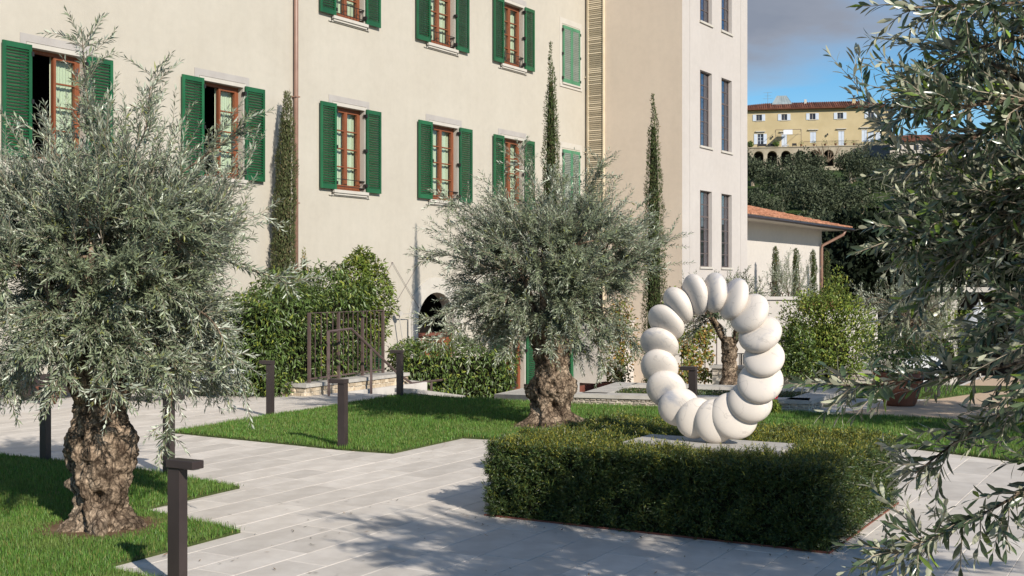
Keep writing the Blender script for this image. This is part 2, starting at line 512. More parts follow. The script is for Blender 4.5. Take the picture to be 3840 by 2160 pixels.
# ------------------------------------------------------------------ site axes (metres; camera stands at 0,0)
D1 = np.array([.496, .868]); D2 = np.array([.868, -.496])          # the paving grid
FD = np.array([.5483, .8363]); FN = np.array([.8363, -.5483])      # along / out of the palazzo front
FP = np.array([-2.363, 32.375])
FC = np.array([2.449, 39.715])                                     # inner corner palazzo / tower
TP = np.array([5.391, 37.786])                                     # near corner of the tower
UP = np.array([0, 0, 1.0])


def qp(q, p):
    return D1 * q + D2 * p


class Frame:
    """a vertical wall plane: origin, direction along it, outward normal"""

    def __init__(s, o, d, n):
        s.o, s.d, s.n = np.asarray(o), np.asarray(d), np.asarray(n)
        s.ax = [np.array([*s.d, 0]), np.array([*s.n, 0]), UP]

    def pt(s, u, z, off=0.0):
        p = s.o + s.d * u + s.n * off
        return np.array([p[0], p[1], z])

    def box(s, mb, u0, u1, z0, z1, o0, o1):
        mb.box(s.pt((u0 + u1) / 2, (z0 + z1) / 2, (o0 + o1) / 2), (abs(u1 - u0), abs(o1 - o0), abs(z1 - z0)), s.ax)
        return mb


FAC = Frame(FP, FD, FN)
TWF = Frame(TP, FD, FN)
TWL = Frame(FC, FN, -FD)


def wall_holes(mb, fr, u0, u1, z0, z1, holes, depth=.30, off=0.0):
    """front sheet of a wall with openings, and the reveals of the openings; holes: (ua, ub, za, zb, arched)"""
    us = sorted({u0, u1, *[h[0] for h in holes], *[h[1] for h in holes]})
    zs = sorted({z0, z1, *[h[2] for h in holes], *[h[3] for h in holes]})
    for i in range(len(us) - 1):
        for j in range(len(zs) - 1):
            uc, zc = (us[i] + us[i + 1]) / 2, (zs[j] + zs[j + 1]) / 2
            if any(h[0] < uc < h[1] and h[2] < zc < h[3] for h in holes): continue
            mb.add([fr.pt(us[i], zs[j], off), fr.pt(us[i + 1], zs[j], off), fr.pt(us[i + 1], zs[j + 1], off), fr.pt(us[i], zs[j + 1], off)], [(0, 1, 2, 3)])
    for (ua, ub, za, zb, arch) in holes:
        if not arch:
            loop = [(ua, za), (ub, za), (ub, zb), (ua, zb)]
        else:
            r = (ub - ua) / 2; c = (ua + ub) / 2; zs_ = zb - r * arch
            arc = [(c + r * math.cos(t), zs_ + r * arch * math.sin(t)) for t in np.linspace(0, math.pi, 17)]
            loop = [(ua, za), (ub, za)] + arc
            for k in range(16):                      # spandrels
                a, b = arc[k], arc[k + 1]
                mb.add([fr.pt(a[0], a[1], off), fr.pt(a[0], zb, off), fr.pt(b[0], zb, off), fr.pt(b[0], b[1], off)], [(0, 1, 2, 3)])
        n = len(loop)
        for k in range(n):
            a, b = loop[k], loop[(k + 1) % n]
            mb.add([fr.pt(a[0], a[1], off), fr.pt(b[0], b[1], off), fr.pt(b[0], b[1], off - depth), fr.pt(a[0], a[1], off - depth)], [(0, 1, 2, 3)])


def closed_back(mb, fr, u0, u1, z0, z1, depth, off=0.0, ends=True):
    """back, top and ends of a wall block whose front sheet stands apart"""
    a0, a1, b1, b0 = fr.pt(u0, 0, off)[:2], fr.pt(u1, 0, off)[:2], fr.pt(u1, 0, off - depth)[:2], fr.pt(u0, 0, off - depth)[:2]
    v = [(*p, z) for z in (z0, z1) for p in (a0, a1, b1, b0)]
    f = [(4, 5, 6, 7), (2, 3, 7, 6)]
    if ends: f += [(1, 2, 6, 5), (3, 0, 4, 7)]
    mb.add(v, f)

# ------------------------------------------------------------------ ground, terrace, paving
MB().box((0, 900, -1.45), (5200, 3400, .1)).build('ground', M['earth'])['kind'] = 'structure'
MB().prism([(-30, 10), (3, 10), (40, 30), (45, 62), (-2, 62)], -1.39, -1.2).build('courtyard', M['court'])['kind'] = 'structure'
TERR = [tuple(qp(-14, -16)), tuple(qp(-14, 14)), tuple(qp(32, 14)), tuple(qp(29, -4.2)), tuple(qp(22.5, -4.2)), tuple(qp(20.3, -9.6)),
        tuple(qp(18.5, -9.9)), tuple(qp(18.3, -12.7)), tuple(qp(18.3, -14.2)), tuple(qp(21.2, -14.2)), tuple(qp(21.8, -15.6)), tuple(FAC.pt(-5.4, 0, .02)[:2]),
        tuple(FAC.pt(-19, 0, .02)[:2]), (-19, 0)]


def inside(px, py, poly):
    px, py = np.asarray(px, float), np.asarray(py, float)
    r = np.zeros(px.shape, bool)
    n = len(poly)
    j = n - 1
    for i in range(n):
        xi, yi = poly[i]; xj, yj = poly[j]
        c = ((yi > py) != (yj > py)) & (px < (xj - xi) * (py - yi) / (yj - yi + 1e-12) + xi)
        r ^= c
        j = i
    return r


LAWN_L = [qp(9.2, -16), qp(9.2, -8.28), qp(7.66, -8.22), qp(7.62, -6.78), qp(5.88, -6.74), qp(5.84, -5.45), qp(1.0, -5.45), qp(1.0, -16)]
LAWN_L = [qp(9.3, -16), qp(9.3, -10.0), qp(8.98, -8.26), qp(7.64, -8.18), qp(7.36, -6.76), qp(5.92, -6.72), qp(5.80, -5.5), qp(1.0, -5.5), qp(1.0, -16)]
LAWN_M = [qp(11.95, -12.25), qp(11.72, -9.1), qp(11.77, -8.38), qp(13.45, -8.44), qp(13.58, -7.4), qp(13.6, -5.2), qp(15.3, -5.2), qp(15.3, -3.0), qp(14.7, -1.6), qp(14.5, 6),
          qp(18.7, 6), qp(18.8, -4.1), qp(18.7, -6.0), qp(18.15, -9.15), qp(18.2, -12.75), qp(14.2, -12.45)]
LAWN_M2 = [qp(21.0, -7.4), qp(24.6, -6.6), qp(26.0, -3.0), qp(22.4, -4.0)]
HEDGE = [qp(8.97, -5.42), qp(8.97, -2.37), qp(11.42, -2.37), qp(11.42, -5.42)]

paving = MB().prism(TERR, -1.3, -.006).build('paving', M['grout'])
paving['kind'] = 'structure'


def pave():
    W = .39
    rows = []
    r = np.random.default_rng(3)
    for k in range(-22, 42):
        p0 = -7.75 + W * k
        q = 2.0 + r.random() * 1.0
        while q < 27:
            ln = float(r.choice([.58, .78, .98, 1.18]))
            rows.append((p0, p0 + W, q, q + ln))
            q += ln
    out = []
    for (pa, pb, qa, qb) in rows:
        c = [qp(a, b) for a in (qa, qb) for b in (pa, pb)]
        xs = np.array([v[0] for v in c]); ys = np.array([v[1] for v in c])
        if not inside(xs, ys, TERR).all(): continue
        if ys.min() < .6: continue
        hidden = False
        for L in (LAWN_L, LAWN_M, HEDGE):
            if inside(xs, ys, [tuple(v) for v in L]).all(): hidden = True
        if hidden: continue
        cx, cy = xs.mean(), ys.mean()
        if cy < 3 or abs(cx) > cy * .62 + 2.5: continue
        px = abs((xs.max() - xs.min())) * (pb - pa) / cy ** 3      # projected size, roughly
        infr = abs(cx) < cy * .44 and cy > 7.8
        out.append((px if infr else px * 1e-3, pa, pb, qa, qb))
    out.sort(key=lambda t: -t[0])
    shared = {}
    rest = MB()
    g = .0035
    for i, (s, pa, pb, qa, qb) in enumerate(out):
        lw, ln = pb - pa - g, qb - qa - g
        c = qp((qa + qb) / 2, (pa + pb) / 2)
        dz = r.uniform(-.0012, .0012)
        if i < 290:
            key = round(ln, 3)
            if key not in shared:
                mb = MB()
                e = .004                              # a fine worn arris round the top
                x, y = ln / 2, lw / 2
                v = [(-x, -y, -.03), (x, -y, -.03), (x, y, -.03), (-x, y, -.03), (-x, -y, -.004), (x, -y, -.004), (x, y, -.004), (-x, y, -.004),
                     (-x + e, -y + e, 0), (x - e, -y + e, 0), (x - e, y - e, 0), (-x + e, y - e, 0)]
                f = [(8, 9, 10, 11)] + [(a, (a + 1) % 4, 4 + (a + 1) % 4, 4 + a) for a in range(4)] + [(4 + a, 4 + (a + 1) % 4, 8 + (a + 1) % 4, 8 + a) for a in range(4)]
                mb.add(v, f)
                shared[key] = mb.mesh('paving_slab')
                shared[key].materials.append(M['paver'])
            o = bpy.data.objects.new('paving_slab', shared[key])
            COL.objects.link(o)
            o.parent = paving
            o.location = (c[0], c[1], dz)
            o.rotation_euler = (0, 0, math.atan2(D1[1], D1[0]) + (math.pi if r.random() < .5 else 0))
        else:
            rest.box((c[0], c[1], -.015 + dz), (ln, lw, .03), [np.array([*D1, 0]), np.array([*D2, 0]), UP])
    o = rest.build('distant_paving_slabs', M['paver'], paving)
    o['kind'] = 'stuff'


pave()
for nm, L in (('lawn', LAWN_L), ('lawn', LAWN_M), ('lawn', LAWN_M2)):
    o = MB().prism([tuple(v) for v in L], -.05, .022).build(nm, M['turf'])
    o['kind'] = 'structure'
o = MB().prism([tuple(qp(18.72, 6)), tuple(qp(29, 6)), tuple(qp(29, -4.1)), tuple(qp(22.3, -4.1)), tuple(qp(18.9, -5.0))], -.05, .004).build('gravel_path', M['gravel'])
o['kind'] = 'structure'

# ------------------------------------------------------------------ palazzo
palazzo = empty('main_building', (*FAC.pt(0, 0)[:2], -1.2))
tag(palazzo, 'long cream stucco palazzo with green louvred shutters and brown wooden windows', 'building')
MID = [(-11.51, 1.20, .60), (-7.32, 1.20, .595), (-3.105, 1.12, .565), (.86, 1.26, .605), (4.33, 1.15, .53)]
UPR = [(-3.12, 1.12, .565), (.74, 1.20, .60), (4.33, 1.15, .53)]
holes = [(c - w / 2, c + w / 2, 4.42, 6.49, 0) for c, w, s in MID] + [(c - w / 2, c + w / 2, 8.68, 10.55, 0) for c, w, s in UPR]
holes += [(3.80, 4.97, -1.2, 1.35, 0), (-.335, 1.335, -1.2, 1.88, 1.0)]
mb = MB()
wall_holes(mb, FAC, -20, 8.829, -1.35, 15, holes, .32)
closed_back(mb, FAC, -20, 8.829, -1.35, 15, 9)
mb.build('wall', M['stucco'], palazzo)
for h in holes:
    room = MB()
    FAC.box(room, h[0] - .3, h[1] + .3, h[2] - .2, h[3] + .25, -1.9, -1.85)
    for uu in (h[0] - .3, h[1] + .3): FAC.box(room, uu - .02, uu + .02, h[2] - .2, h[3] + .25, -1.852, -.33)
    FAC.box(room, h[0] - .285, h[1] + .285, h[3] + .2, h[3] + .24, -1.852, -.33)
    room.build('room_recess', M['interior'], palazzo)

slat_rest = MB()
slat_rest_sheen = MB()


def shutter(fr, u0, u1, z0, z1, o0, parent, mat, single, hinge_u=None, closed=False):
    """one shutter leaf: frame (the part) with slats and hinges (its sub-parts)"""
    w, st = u1 - u0, .065
    t = .042
    mb = MB()
    fr.box(mb, u0, u0 + st, z0, z1, o0, o0 + t)
    fr.box(mb, u1 - st, u1, z0, z1, o0, o0 + t)
    fr.box(mb, u0 + st, u1 - st, z1 - .10, z1, o0 + .001, o0 + t - .001)
    fr.box(mb, u0 + st, u1 - st, z0, z0 + .12, o0 + .001, o0 + t - .001)
    part = mb.build('shutter', mat, parent)
    n = int(round((z1 - z0 - .22) / .060))
    ang = -R(38) if not closed else R(42)
    ca, sa = math.cos(ang), math.sin(ang)
    ax = [np.array([*fr.d, 0]), np.array([*(fr.n * ca), sa]), np.array([*(fr.n * -sa), ca])]
    me = None
    for i in range(n):
        zc = z0 + .12 + (z1 - z0 - .22) * (i + .5) / n
        c = fr.pt((u0 + u1) / 2, zc, o0 + t / 2)
        if single:
            if me is None:
                b = MB().box((0, 0, 0), (w - 2 * st + .006, .050, .009), ax)
                me = b.mesh('slat'); me.materials.append(mat)
            o = bpy.data.objects.new('slat', me)
            COL.objects.link(o)
            o.parent = part
            o.matrix_parent_inverse = PINV(part)
            o.location = c
        else:
            (slat_rest_sheen if closed and mat is M['green_sheen'] else slat_rest).box(c, (w - 2 * st + .006, .050, .009), ax)
    if hinge_u is not None:
        for zf in (.08, .5, .92):
            h = MB()
            zc = z0 + (z1 - z0) * zf
            fr.box(h, hinge_u - .025, hinge_u + .025, zc - .04, zc + .04, o0 - .055, o0 + t + .012)
            h.build('hinge', M['iron'], part)
    return part


def facade_window(c, w, sw, z0, z1, single, rail='wire', openleaf=False):
    a, b = c - w / 2, c + w / 2
    mb = MB()                                             # wooden frame and glazing bars
    o0, o1 = -.20, -.13
    fw = .07
    FAC.box(mb, a, a + fw, z0, z1, o0, o1)
    FAC.box(mb, b - fw, b, z0, z1, o0, o1)
    FAC.box(mb, a + fw, b - fw, z1 - fw, z1, o0, o1)
    FAC.box(mb, a + fw, b - fw, z0, z0 + .06, o0, o1 + .01)
    leaf_l = [] if openleaf else [(a + fw, c)]
    leaves = leaf_l + [(c, b - fw)]
    for (l0, l1) in leaves:
        FAC.box(mb, l0, l0 + .055, z0 + .06, z1 - fw, o0 + .012, o1 + .018)
        FAC.box(mb, l1 - .055, l1, z0 + .06, z1 - fw, o0 + .012, o1 + .018)
        FAC.box(mb, l0 + .055, l1 - .055, z0 + .06, z0 + .15, o0 + .012, o1 + .016)
        FAC.box(mb, l0 + .055, l1 - .055, z1 - fw - .05, z1 - fw, o0 + .012, o1 + .016)
        for k in (1, 2, 3):
            zz = z0 + .15 + (z1 - fw - .05 - z0 - .15) * k / 4
            FAC.box(mb, l0 + .055, l1 - .055, zz - .014, zz + .014, o0 + .02, o1 + .012)
    part = mb.build('window', M['wood'], palazzo)
    for (l0, l1) in leaves:
        for k in range(4):
            za = z0 + .15 + (z1 - fw - .05 - z0 - .15) * k / 4 + .014
            zb = z0 + .15 + (z1 - fw - .05 - z0 - .15) * (k + 1) / 4 - .014
            g = MB()
            FAC.box(g, l0 + .055, l1 - .055, za, zb, o0 + .035, o0 + .041)
            g.build('pane', M['glass'], part)
    if openleaf:                                          # the other leaf stands open into the dark room
        lf = MB()
        for zz0, zz1 in ((z0 + .06, z0 + .15), (z1 - fw - .05, z1 - fw)): FAC.box(lf, a + fw, a + fw + .04, zz0, zz1, -.68, -.205)
        FAC.box(lf, a + fw, a + fw + .04, z0 + .15, z1 - fw - .05, -.26, -.205)
        FAC.box(lf, a + fw, a + fw + .04, z0 + .15, z1 - fw - .05, -.68, -.63)
        lf.build('open_casement', M['wood'], part)
    cu = MB()                                             # gathered curtain behind the glass
    ca = c + .02 if openleaf else a + .02
    us = np.linspace(ca, b - .02, 41)
    vs = []
    for i, u in enumerate(us):
        off = -.265 + .010 * math.sin(i * 1.35) + .006 * math.sin(i * .6)
        vs += [FAC.pt(u, z0 + .02, off), FAC.pt(u, z1 + .02, off)]
    cu.add(vs, [(2 * i, 2 * i + 2, 2 * i + 3, 2 * i + 1) for i in range(40)])
    cu.build('curtain', M['curtain'], part, True)
    ln = MB()                                             # stone surround
    FAC.box(ln, a - .20, b + .20, z1 + .10, z1 + .245, 0, .012)
    FAC.box(ln, a - .20, a - .075, z0, z1 + .10, 0, .012)
    FAC.box(ln, b + .075, b + .20, z0, z1 + .10, 0, .012)
    ln.build('stone_surround', M['stone_trim'], part)
    ar = MB()
    FAC.box(ar, a - .075, b + .075, z1, z1 + .085, 0, .035)
    FAC.box(ar, a - .075, a, z0, z1, 0, .035)
    FAC.box(ar, b, b + .075, z0, z1, 0, .035)
    ar.build('architrave', M['cream_trim'], part)
    si = MB()
    FAC.box(si, a - .09, b + .09, z0 - .075, z0, -.12, .10)
    FAC.box(si, a - .06, b + .06, z0 - .125, z0 - .075, 0, .07)
    FAC.box(si, a - .20, b + .20, z0 - .15, z0 - .125, 0, .035)
    si.build('sill', M['cream_trim'], part)
    gr = MB()
    zt = z0 + (.27 if rail == 'wire' else .34)
    oo = .045
    gr.tube([FAC.pt(a + .02, zt, oo), FAC.pt(b - .02, zt, oo)], .010, 5)
    gr.tube([FAC.pt(a + .02, z0 + .09, oo), FAC.pt(b - .02, z0 + .09, oo)], .010, 5)
    for uu in (a + .02, b - .02):
        for zz in (zt, z0 + .09): gr.tube([FAC.pt(uu, zz, oo), FAC.pt(uu, zz, -.13)], .014, 5)
    if rail == 'bars':
        for uu in np.linspace(a + .08, b - .08, 9): gr.tube([FAC.pt(uu, z0 + .09, oo), FAC.pt(uu, zt, oo)], .008, 5)
    gr.build('guard_rail', M['iron'], part)
    shutter(FAC, a - sw - .01, a - .01, z0, z1 + .03, .062, palazzo, M['green'], single, a + .0)
    shutter(FAC, b + .01, b + sw + .01, z0, z1 + .03, .062, palazzo, M['green'], single, b - .0)
    for uu in (a - .12, b + .12):                         # hooks that hold the leaves back
        ct = MB().tube([FAC.pt(uu, z0 - .02, .055), FAC.pt(uu + .02, z0 - .06, .03), FAC.pt(uu, z0 - .16, .04)], .009, 4)
        ct.build('shutter_hook', M['iron'], part)


for i, (c, w, s) in enumerate(MID): facade_window(c, w, s, 4.42, 6.49, i < 4, 'wire', i < 2)
for c, w, s in UPR: facade_window(c, w, s, 8.68, 10.55, False, 'bars')


def closed_window(c, w, z0, z1, mat):
    a, b = c - w / 2, c + w / 2
    ln = MB()
    FAC.box(ln, a - .17, b + .17, z1 + .06, z1 + .24, 0, .012)
    FAC.box(ln, a - .17, a - .05, z0 - .05, z1 + .06, 0, .012)
    FAC.box(ln, b + .05, b + .17, z0 - .05, z1 + .06, 0, .012)
    FAC.box(ln, a - .17, b + .17, z0 - .15, z0 - .05, 0, .03)
    part = ln.build('window_surround', M['cream_trim'], palazzo)
    si = MB(); FAC.box(si, a - .05, b + .05, z0 - .06, z0 - .005, .012, .07)
    si.build('sill', M['cream_trim'], part)
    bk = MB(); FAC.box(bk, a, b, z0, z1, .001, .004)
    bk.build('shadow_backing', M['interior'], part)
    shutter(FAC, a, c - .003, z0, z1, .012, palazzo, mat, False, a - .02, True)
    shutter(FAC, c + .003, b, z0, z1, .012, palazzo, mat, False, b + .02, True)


closed_window(7.80, 1.07, 4.54, 6.475, M['green_sheen'])
closed_window(7.80, 1.07, 8.64, 10.48, M['green_sheen'])
closed_window(7.82, 1.00, -.93, .75, M['green'])
closed_window(-2.48, 1.15, -1.0, .95, M['green'])
# the glazed door with its long shutters
a, b, z0, z1 = 3.80, 4.97, -1.2, 1.35
mb = MB()
for (l0, l1) in ((a, (a + b) / 2), ((a + b) / 2, b)):
    FAC.box(mb, l0, l0 + .12, z0, z1, -.2, -.13); FAC.box(mb, l1 - .12, l1, z0, z1, -.2, -.13)
    FAC.box(mb, l0 + .12, l1 - .12, z0, z0 + .12, -.2, -.13); FAC.box(mb, l0 + .12, l1 - .12, z1 - .1, z1, -.2, -.13)
    for zz in (-.35, .5): FAC.box(mb, l0 + .12, l1 - .12, zz - .015, zz + .015, -.19, -.14)
door = mb.build('glazed_door', M['wood'], palazzo)
for (l0, l1) in ((a, (a + b) / 2), ((a + b) / 2, b)):
    for za, zb in ((z0 + .12, -.365), (-.335, .485), (.515, z1 - .1)):
        g = MB(); FAC.box(g, l0 + .12, l1 - .12, za, zb, -.168, -.162); g.build('pane', M['glass'], door)
cu = MB(); FAC.box(cu, a, b, z0, z1, -.34, -.30); cu.build('curtain', M['curtain_grey'], door)
ar = MB(); FAC.box(ar, a - .1, a, z0, z1 + .1, 0, .035); FAC.box(ar, b, b + .16, z0, z1 + .1, 0, .035); FAC.box(ar, a, b, z1, z1 + .1, 0, .035)
ar.build('architrave', M['cream_trim'], door)
shutter(FAC, a - .66, a - .02, z0 + .02, z1, .062, palazzo, M['green'], False, a)
shutter(FAC, b + .04, b + .62, z0 + .02, z1, .062, palazzo, M['green'], False, b + .02)
o = slat_rest.build('slat', M['green'], palazzo); o['kind'] = 'stuff'
o = slat_rest_sheen.build('slat', M['slat_sheen'], palazzo); o['kind'] = 'stuff'
# arch with a wooden bar counter
mb = MB()
r0, r1 = .835, 1.25
arc = [(math.cos(t), math.sin(t)) for t in np.linspace(0, math.pi, 19)]
for k in range(18):
    (c0, s0), (c1, s1) = arc[k], arc[k + 1]
    q4 = [(.5 + r0 * c0, 1.045 + r0 * s0), (.5 + r1 * c0, 1.045 + r1 * s0), (.5 + r1 * c1, 1.045 + r1 * s1), (.5 + r0 * c1, 1.045 + r0 * s1)]
    mb.add([FAC.pt(u, z, .03) for u, z in q4] + [FAC.pt(u, z, 0) for u, z in q4], [(0, 1, 2, 3), (1, 5, 6, 2), (0, 3, 7, 4)])
FAC.box(mb, .5 - r1, .5 - r0, -1.2, 1.045, 0, .03); FAC.box(mb, .5 + r0, .5 + r1, -1.2, 1.045, 0, .03)
arch = mb.build('arch_surround', M['cream_trim'], palazzo)
mb = MB(); FAC.box(mb, -.335, 1.335, -1.2, .70, -.25, -.08)
ct = mb.build('bar_counter', M['wood'], palazzo)
mb = MB(); FAC.box(mb, -.335, 1.335, .70, .76, -.40, .03); mb.build('counter_top', M['corten'], ct)
# drainpipes
for u, r, nm in ((-5.09, .055, 'downpipe'), (8.76, .055, 'downpipe')):
    mb = MB().tube([FAC.pt(u, -1.2, .085), FAC.pt(u, 15, .085)], r, 10)
    pp = mb.build(nm, M['pipe'] if u < 0 else M['louvre'], palazzo, True)
    for zz in (1.6, 4.0, 6.5, 9.0):
        cl = MB(); FAC.box(cl, u - .07, u + .07, zz - .015, zz + .015, 0, .15); cl.build('pipe_clip', M['pipe'] if u < 0 else M['louvre'], pp)
# louvred shaft cover in the inner corner (on the tower's side wall)
mb = MB()
TWL.box(mb, .13, .155, -1.2, 15, 0, .11); TWL.box(mb, .705, .735, -1.2, 15, 0, .11)
lou = mb.build('louvre_screen', M['louvre'], palazzo)
bk = MB(); TWL.box(bk, .155, .705, -1.2, 15, .002, .008); bk.build('dark_backing', M['interior'], lou)
me = None
lr = random.Random(5)
zz = 2.6
louv_rest = MB()
while zz < 12.0:
    tilt = R(lr.choice([-14, -14, 20, 26, 26, 8]))
    ax = [np.array([*TWL.d, 0]), np.array([*(TWL.n * math.cos(tilt)), -math.sin(tilt)]), np.array([*(TWL.n * math.sin(tilt)), math.cos(tilt)])]
    if me is None:
        me = MB().box((0, 0, 0), (.548, .016, .044)).mesh('slat'); me.materials.append(M['louvre'])
    o = bpy.data.objects.new('slat', me); COL.objects.link(o); o.parent = lou
    o.matrix_parent_inverse = PINV(lou)
    m = Matrix([[ax[0][0], ax[1][0], ax[2][0]], [ax[0][1], ax[1][1], ax[2][1]], [ax[0][2], ax[1][2], ax[2][2]]]).to_4x4()
    m.translation = Vector(TWL.pt(.43, zz, .07))
    o.matrix_basis = m
    zz += .064
# ------------------------------------------------------------------ tower
tower = empty('stair_tower', (*TWF.pt(2.7, 0)[:2], -1.2))
tag(tower, 'tall plain cream tower with pairs of narrow barred windows, joined to the shuttered palazzo', 'tower')
TW = [(1.36, 2.31), (3.10, 3.99)]
TR = [(2.70, 5.20), (6.66, 9.13), (10.74, 13.2)]
holes = [(a, b, z0, z1, 0) for a, b in TW for z0, z1 in TR]
mb = MB()
wall_holes(mb, TWF, 0, 5.389, -1.3, 19, holes, .42)
closed_back(mb, TWF, 0, 5.389, -1.3, 19, 6.0, 0.0, False)
mb.add([TWF.pt(5.389, -1.3), TWF.pt(5.389, -1.3, -6.0), TWF.pt(5.389, 19, -6.0), TWF.pt(5.389, 19)], [(0, 1, 2, 3)])
mb.build('wall', M['tower'], tower)
mb = MB().add([TWF.pt(0, -1.3, -6.0), TWF.pt(0, -1.3), TWF.pt(0, 19), TWF.pt(0, 19, -6.0)], [(0, 1, 2, 3)])
o = mb.build('side_wall', M['tower_side'], tower)
o['label'] = 'warmer plaster side wall facing the garden, its colour lightened against weak sun'
jt = MB()
for u in (.565, 4.772): TWF.box(jt, u - .009, u + .009, -1.2, 19, 0, .006)
jt.build('wall_joint', M['stone_trim'], tower)
for a, b in TW:
    for z0, z1 in TR:
        mb = MB()
        o0, o1 = -.16, -.12
        fw = .035
        TWF.box(mb, a, a + fw, z0, z1, o0, o1); TWF.box(mb, b - fw, b, z0, z1, o0, o1)
        TWF.box(mb, a + fw, b - fw, z0, z0 + fw, o0, o1); TWF.box(mb, a + fw, b - fw, z1 - fw, z1, o0, o1)
        cu = [a + fw + (b - a - 2 * fw) * k / 3 for k in range(4)]
        hz = [z0 + fw + (z1 - z0 - 2 * fw) * k / 6 for k in range(7)]
        for u in cu[1:3]: TWF.box(mb, u - .011, u + .011, z0 + fw, z1 - fw, o0 + .005, o1 - .005)
        for k, z in enumerate(hz[1:6]):
            t = .024 if k == 3 else .013
            TWF.box(mb, a + fw, b - fw, z - t, z + t, o0 + .002, o1 - .002)
        part = mb.build('window', M['leading'], tower)
        for i in range(3):
            for j in range(6):
                g = MB(); TWF.box(g, cu[i] + .011, cu[i + 1] - .011, hz[j] + .013, hz[j + 1] - .013, -.144, -.140)
                g.build('pane', M['glass_dark'], part)
        si = MB(); TWF.box(si, a - .05, b + .05, z0 - .07, z0 - .002, -.11, .05); si.build('sill', M['cream_trim'], part)
        cw = MB()
        us = np.linspace(a + .25, b - .02, 25)
        vs = []
        for i, u in enumerate(us):
            off = -.30 + .03 * math.sin(i * 1.5)
            vs += [TWF.pt(u, z0, off), TWF.pt(u, z1, off)]
        cw.add(vs, [(2 * i, 2 * i + 2, 2 * i + 3, 2 * i + 1) for i in range(24)])
        cw.build('curtain', M['curtain_grey'], part, True)
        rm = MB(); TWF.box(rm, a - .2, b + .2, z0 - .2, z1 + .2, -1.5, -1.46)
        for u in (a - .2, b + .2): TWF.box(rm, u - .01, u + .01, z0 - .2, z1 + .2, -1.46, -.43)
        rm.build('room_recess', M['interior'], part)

# wire trellis, wall pipe
wt = MB()
tops = [-4.78 + 1.115 * k for k in range(5)]
for i, u in enumerate(tops):
    for s in (-1, 1):
        ub = u + s * 1.115
        if -5.0 < ub < -.2: wt.tube([FAC.pt(u, 2.66, .04), FAC.pt(ub, 1.47, .04)], .006, 4)
    for z in (2.66, 1.47): wt.tube([FAC.pt(u, z, .0), FAC.pt(u, z, .05)], .012, 5)
tag(wt.build('wire_trellis', M['leading']), 'thin wire trellis of diamonds fixed to the cream palazzo wall', 'trellis')
wp = empty('wall_lamp', FAC.pt(-1.4, 0, .15))
tag(wp, 'thin grey bent pipe lamp with a round disc beside the arch', 'lamp')
MB().tube([FAC.pt(-1.30, -1.2, .25), FAC.pt(-1.30, .72, .25), FAC.pt(-1.43, 1.30, .25)], .016, 6).build('post', M['coping'], wp)
MB().tube([FAC.pt(-1.43, 1.33, .25), FAC.pt(-.88, 1.32, .25), FAC.pt(-.88, -1.2, .25)], .018, 6).build('arm', M['coping'], wp)
MB().tube([FAC.pt(-1.43, 1.34, .20), FAC.pt(-1.43, 1.34, .31)], .075, 14).build('disc', M['coping'], wp)

# ------------------------------------------------------------------ annex with tiled roof
AP = np.array([16.1, 62.0])
ANX = Frame(AP, FD, FN)
annex = empty('annex_building', (*ANX.pt(-5, 0)[:2], .9))
tag(annex, 'low cream annex with an orange tiled roof and small arched niche, behind the tower', 'building')
mb = MB()
wall_holes(mb, ANX, -26, 0, .9, 5.15, [(-1.72, -.95, 1.75, 2.75, 1.0)], .22)
closed_back(mb, ANX, -26, 0, .9, 5.15, 7.0)
mb.build('wall', M['annex'], annex)
nb = MB(); ANX.box(nb, -1.9, -.8, 1.7, 2.8, -.26, -.22); nb.build('niche_back', M['annex'], annex)
so = MB()
so.add([ANX.pt(-26, 5.0, 1.2), ANX.pt(1.2, 5.0, 1.2), ANX.pt(1.2, 5.0, -8.2), ANX.pt(-26, 5.0, -8.2),
        ANX.pt(-26, 5.12, 1.2), ANX.pt(1.2, 5.12, 1.2), ANX.pt(-26, 6.28, -3.5), ANX.pt(-1.4, 6.28, -3.5), ANX.pt(1.2, 5.12, -8.2), ANX.pt(-26, 5.12, -8.2)],
       [(0, 3, 2, 1), (0, 1, 5, 4), (4, 5, 7, 6), (1, 2, 8, 5), (5, 8, 7), (8, 9, 6, 7), (2, 3, 9, 8), (0, 4, 6, 9, 3)])
roof = so.build('roof', M['villa_trim'], annex)


def tile_rows(fr, u0, u1, zE, oE, zR, oR, hip_u, step, mat, parent, rad, seglen):
    """half-round clay tiles laid in overlapping runs from eave to ridge"""
    mb = MB()
    u = u0
    lr = random.Random(int(abs(u0) * 100))
    while u < u1:
        tmax = 1.0
        if u > hip_u: tmax = max(.03, (u1 - u) / (u1 - hip_u))
        L = math.hypot(zR - zE, oR - oE) * tmax
        n = max(1, int(L / seglen))
        for k in range(n):
            t0, t1 = tmax * k / n, tmax * (k + 1.12) / n
            t1 = min(t1, tmax * 1.02)
            vs = []
            rr = rad * lr.uniform(.92, 1.05)
            for (t, lift, sc) in ((t0, .035, 1.0), (t1, .0, .85)):
                for a in np.linspace(0, math.pi, 5):
                    vs.append(fr.pt(u + rr * sc * math.cos(a), zE + (zR - zE) * t + lift + rr * sc * math.sin(a) * .8, oE + (oR - oE) * t))
            mb.add(vs, [(i, i + 1, 6 + i, 5 + i) for i in range(4)] + [(0, 4, 3, 2, 1)])
        u += step
    o = mb.build('roof_tile', mat, parent)
    o['kind'] = 'stuff'
    return o


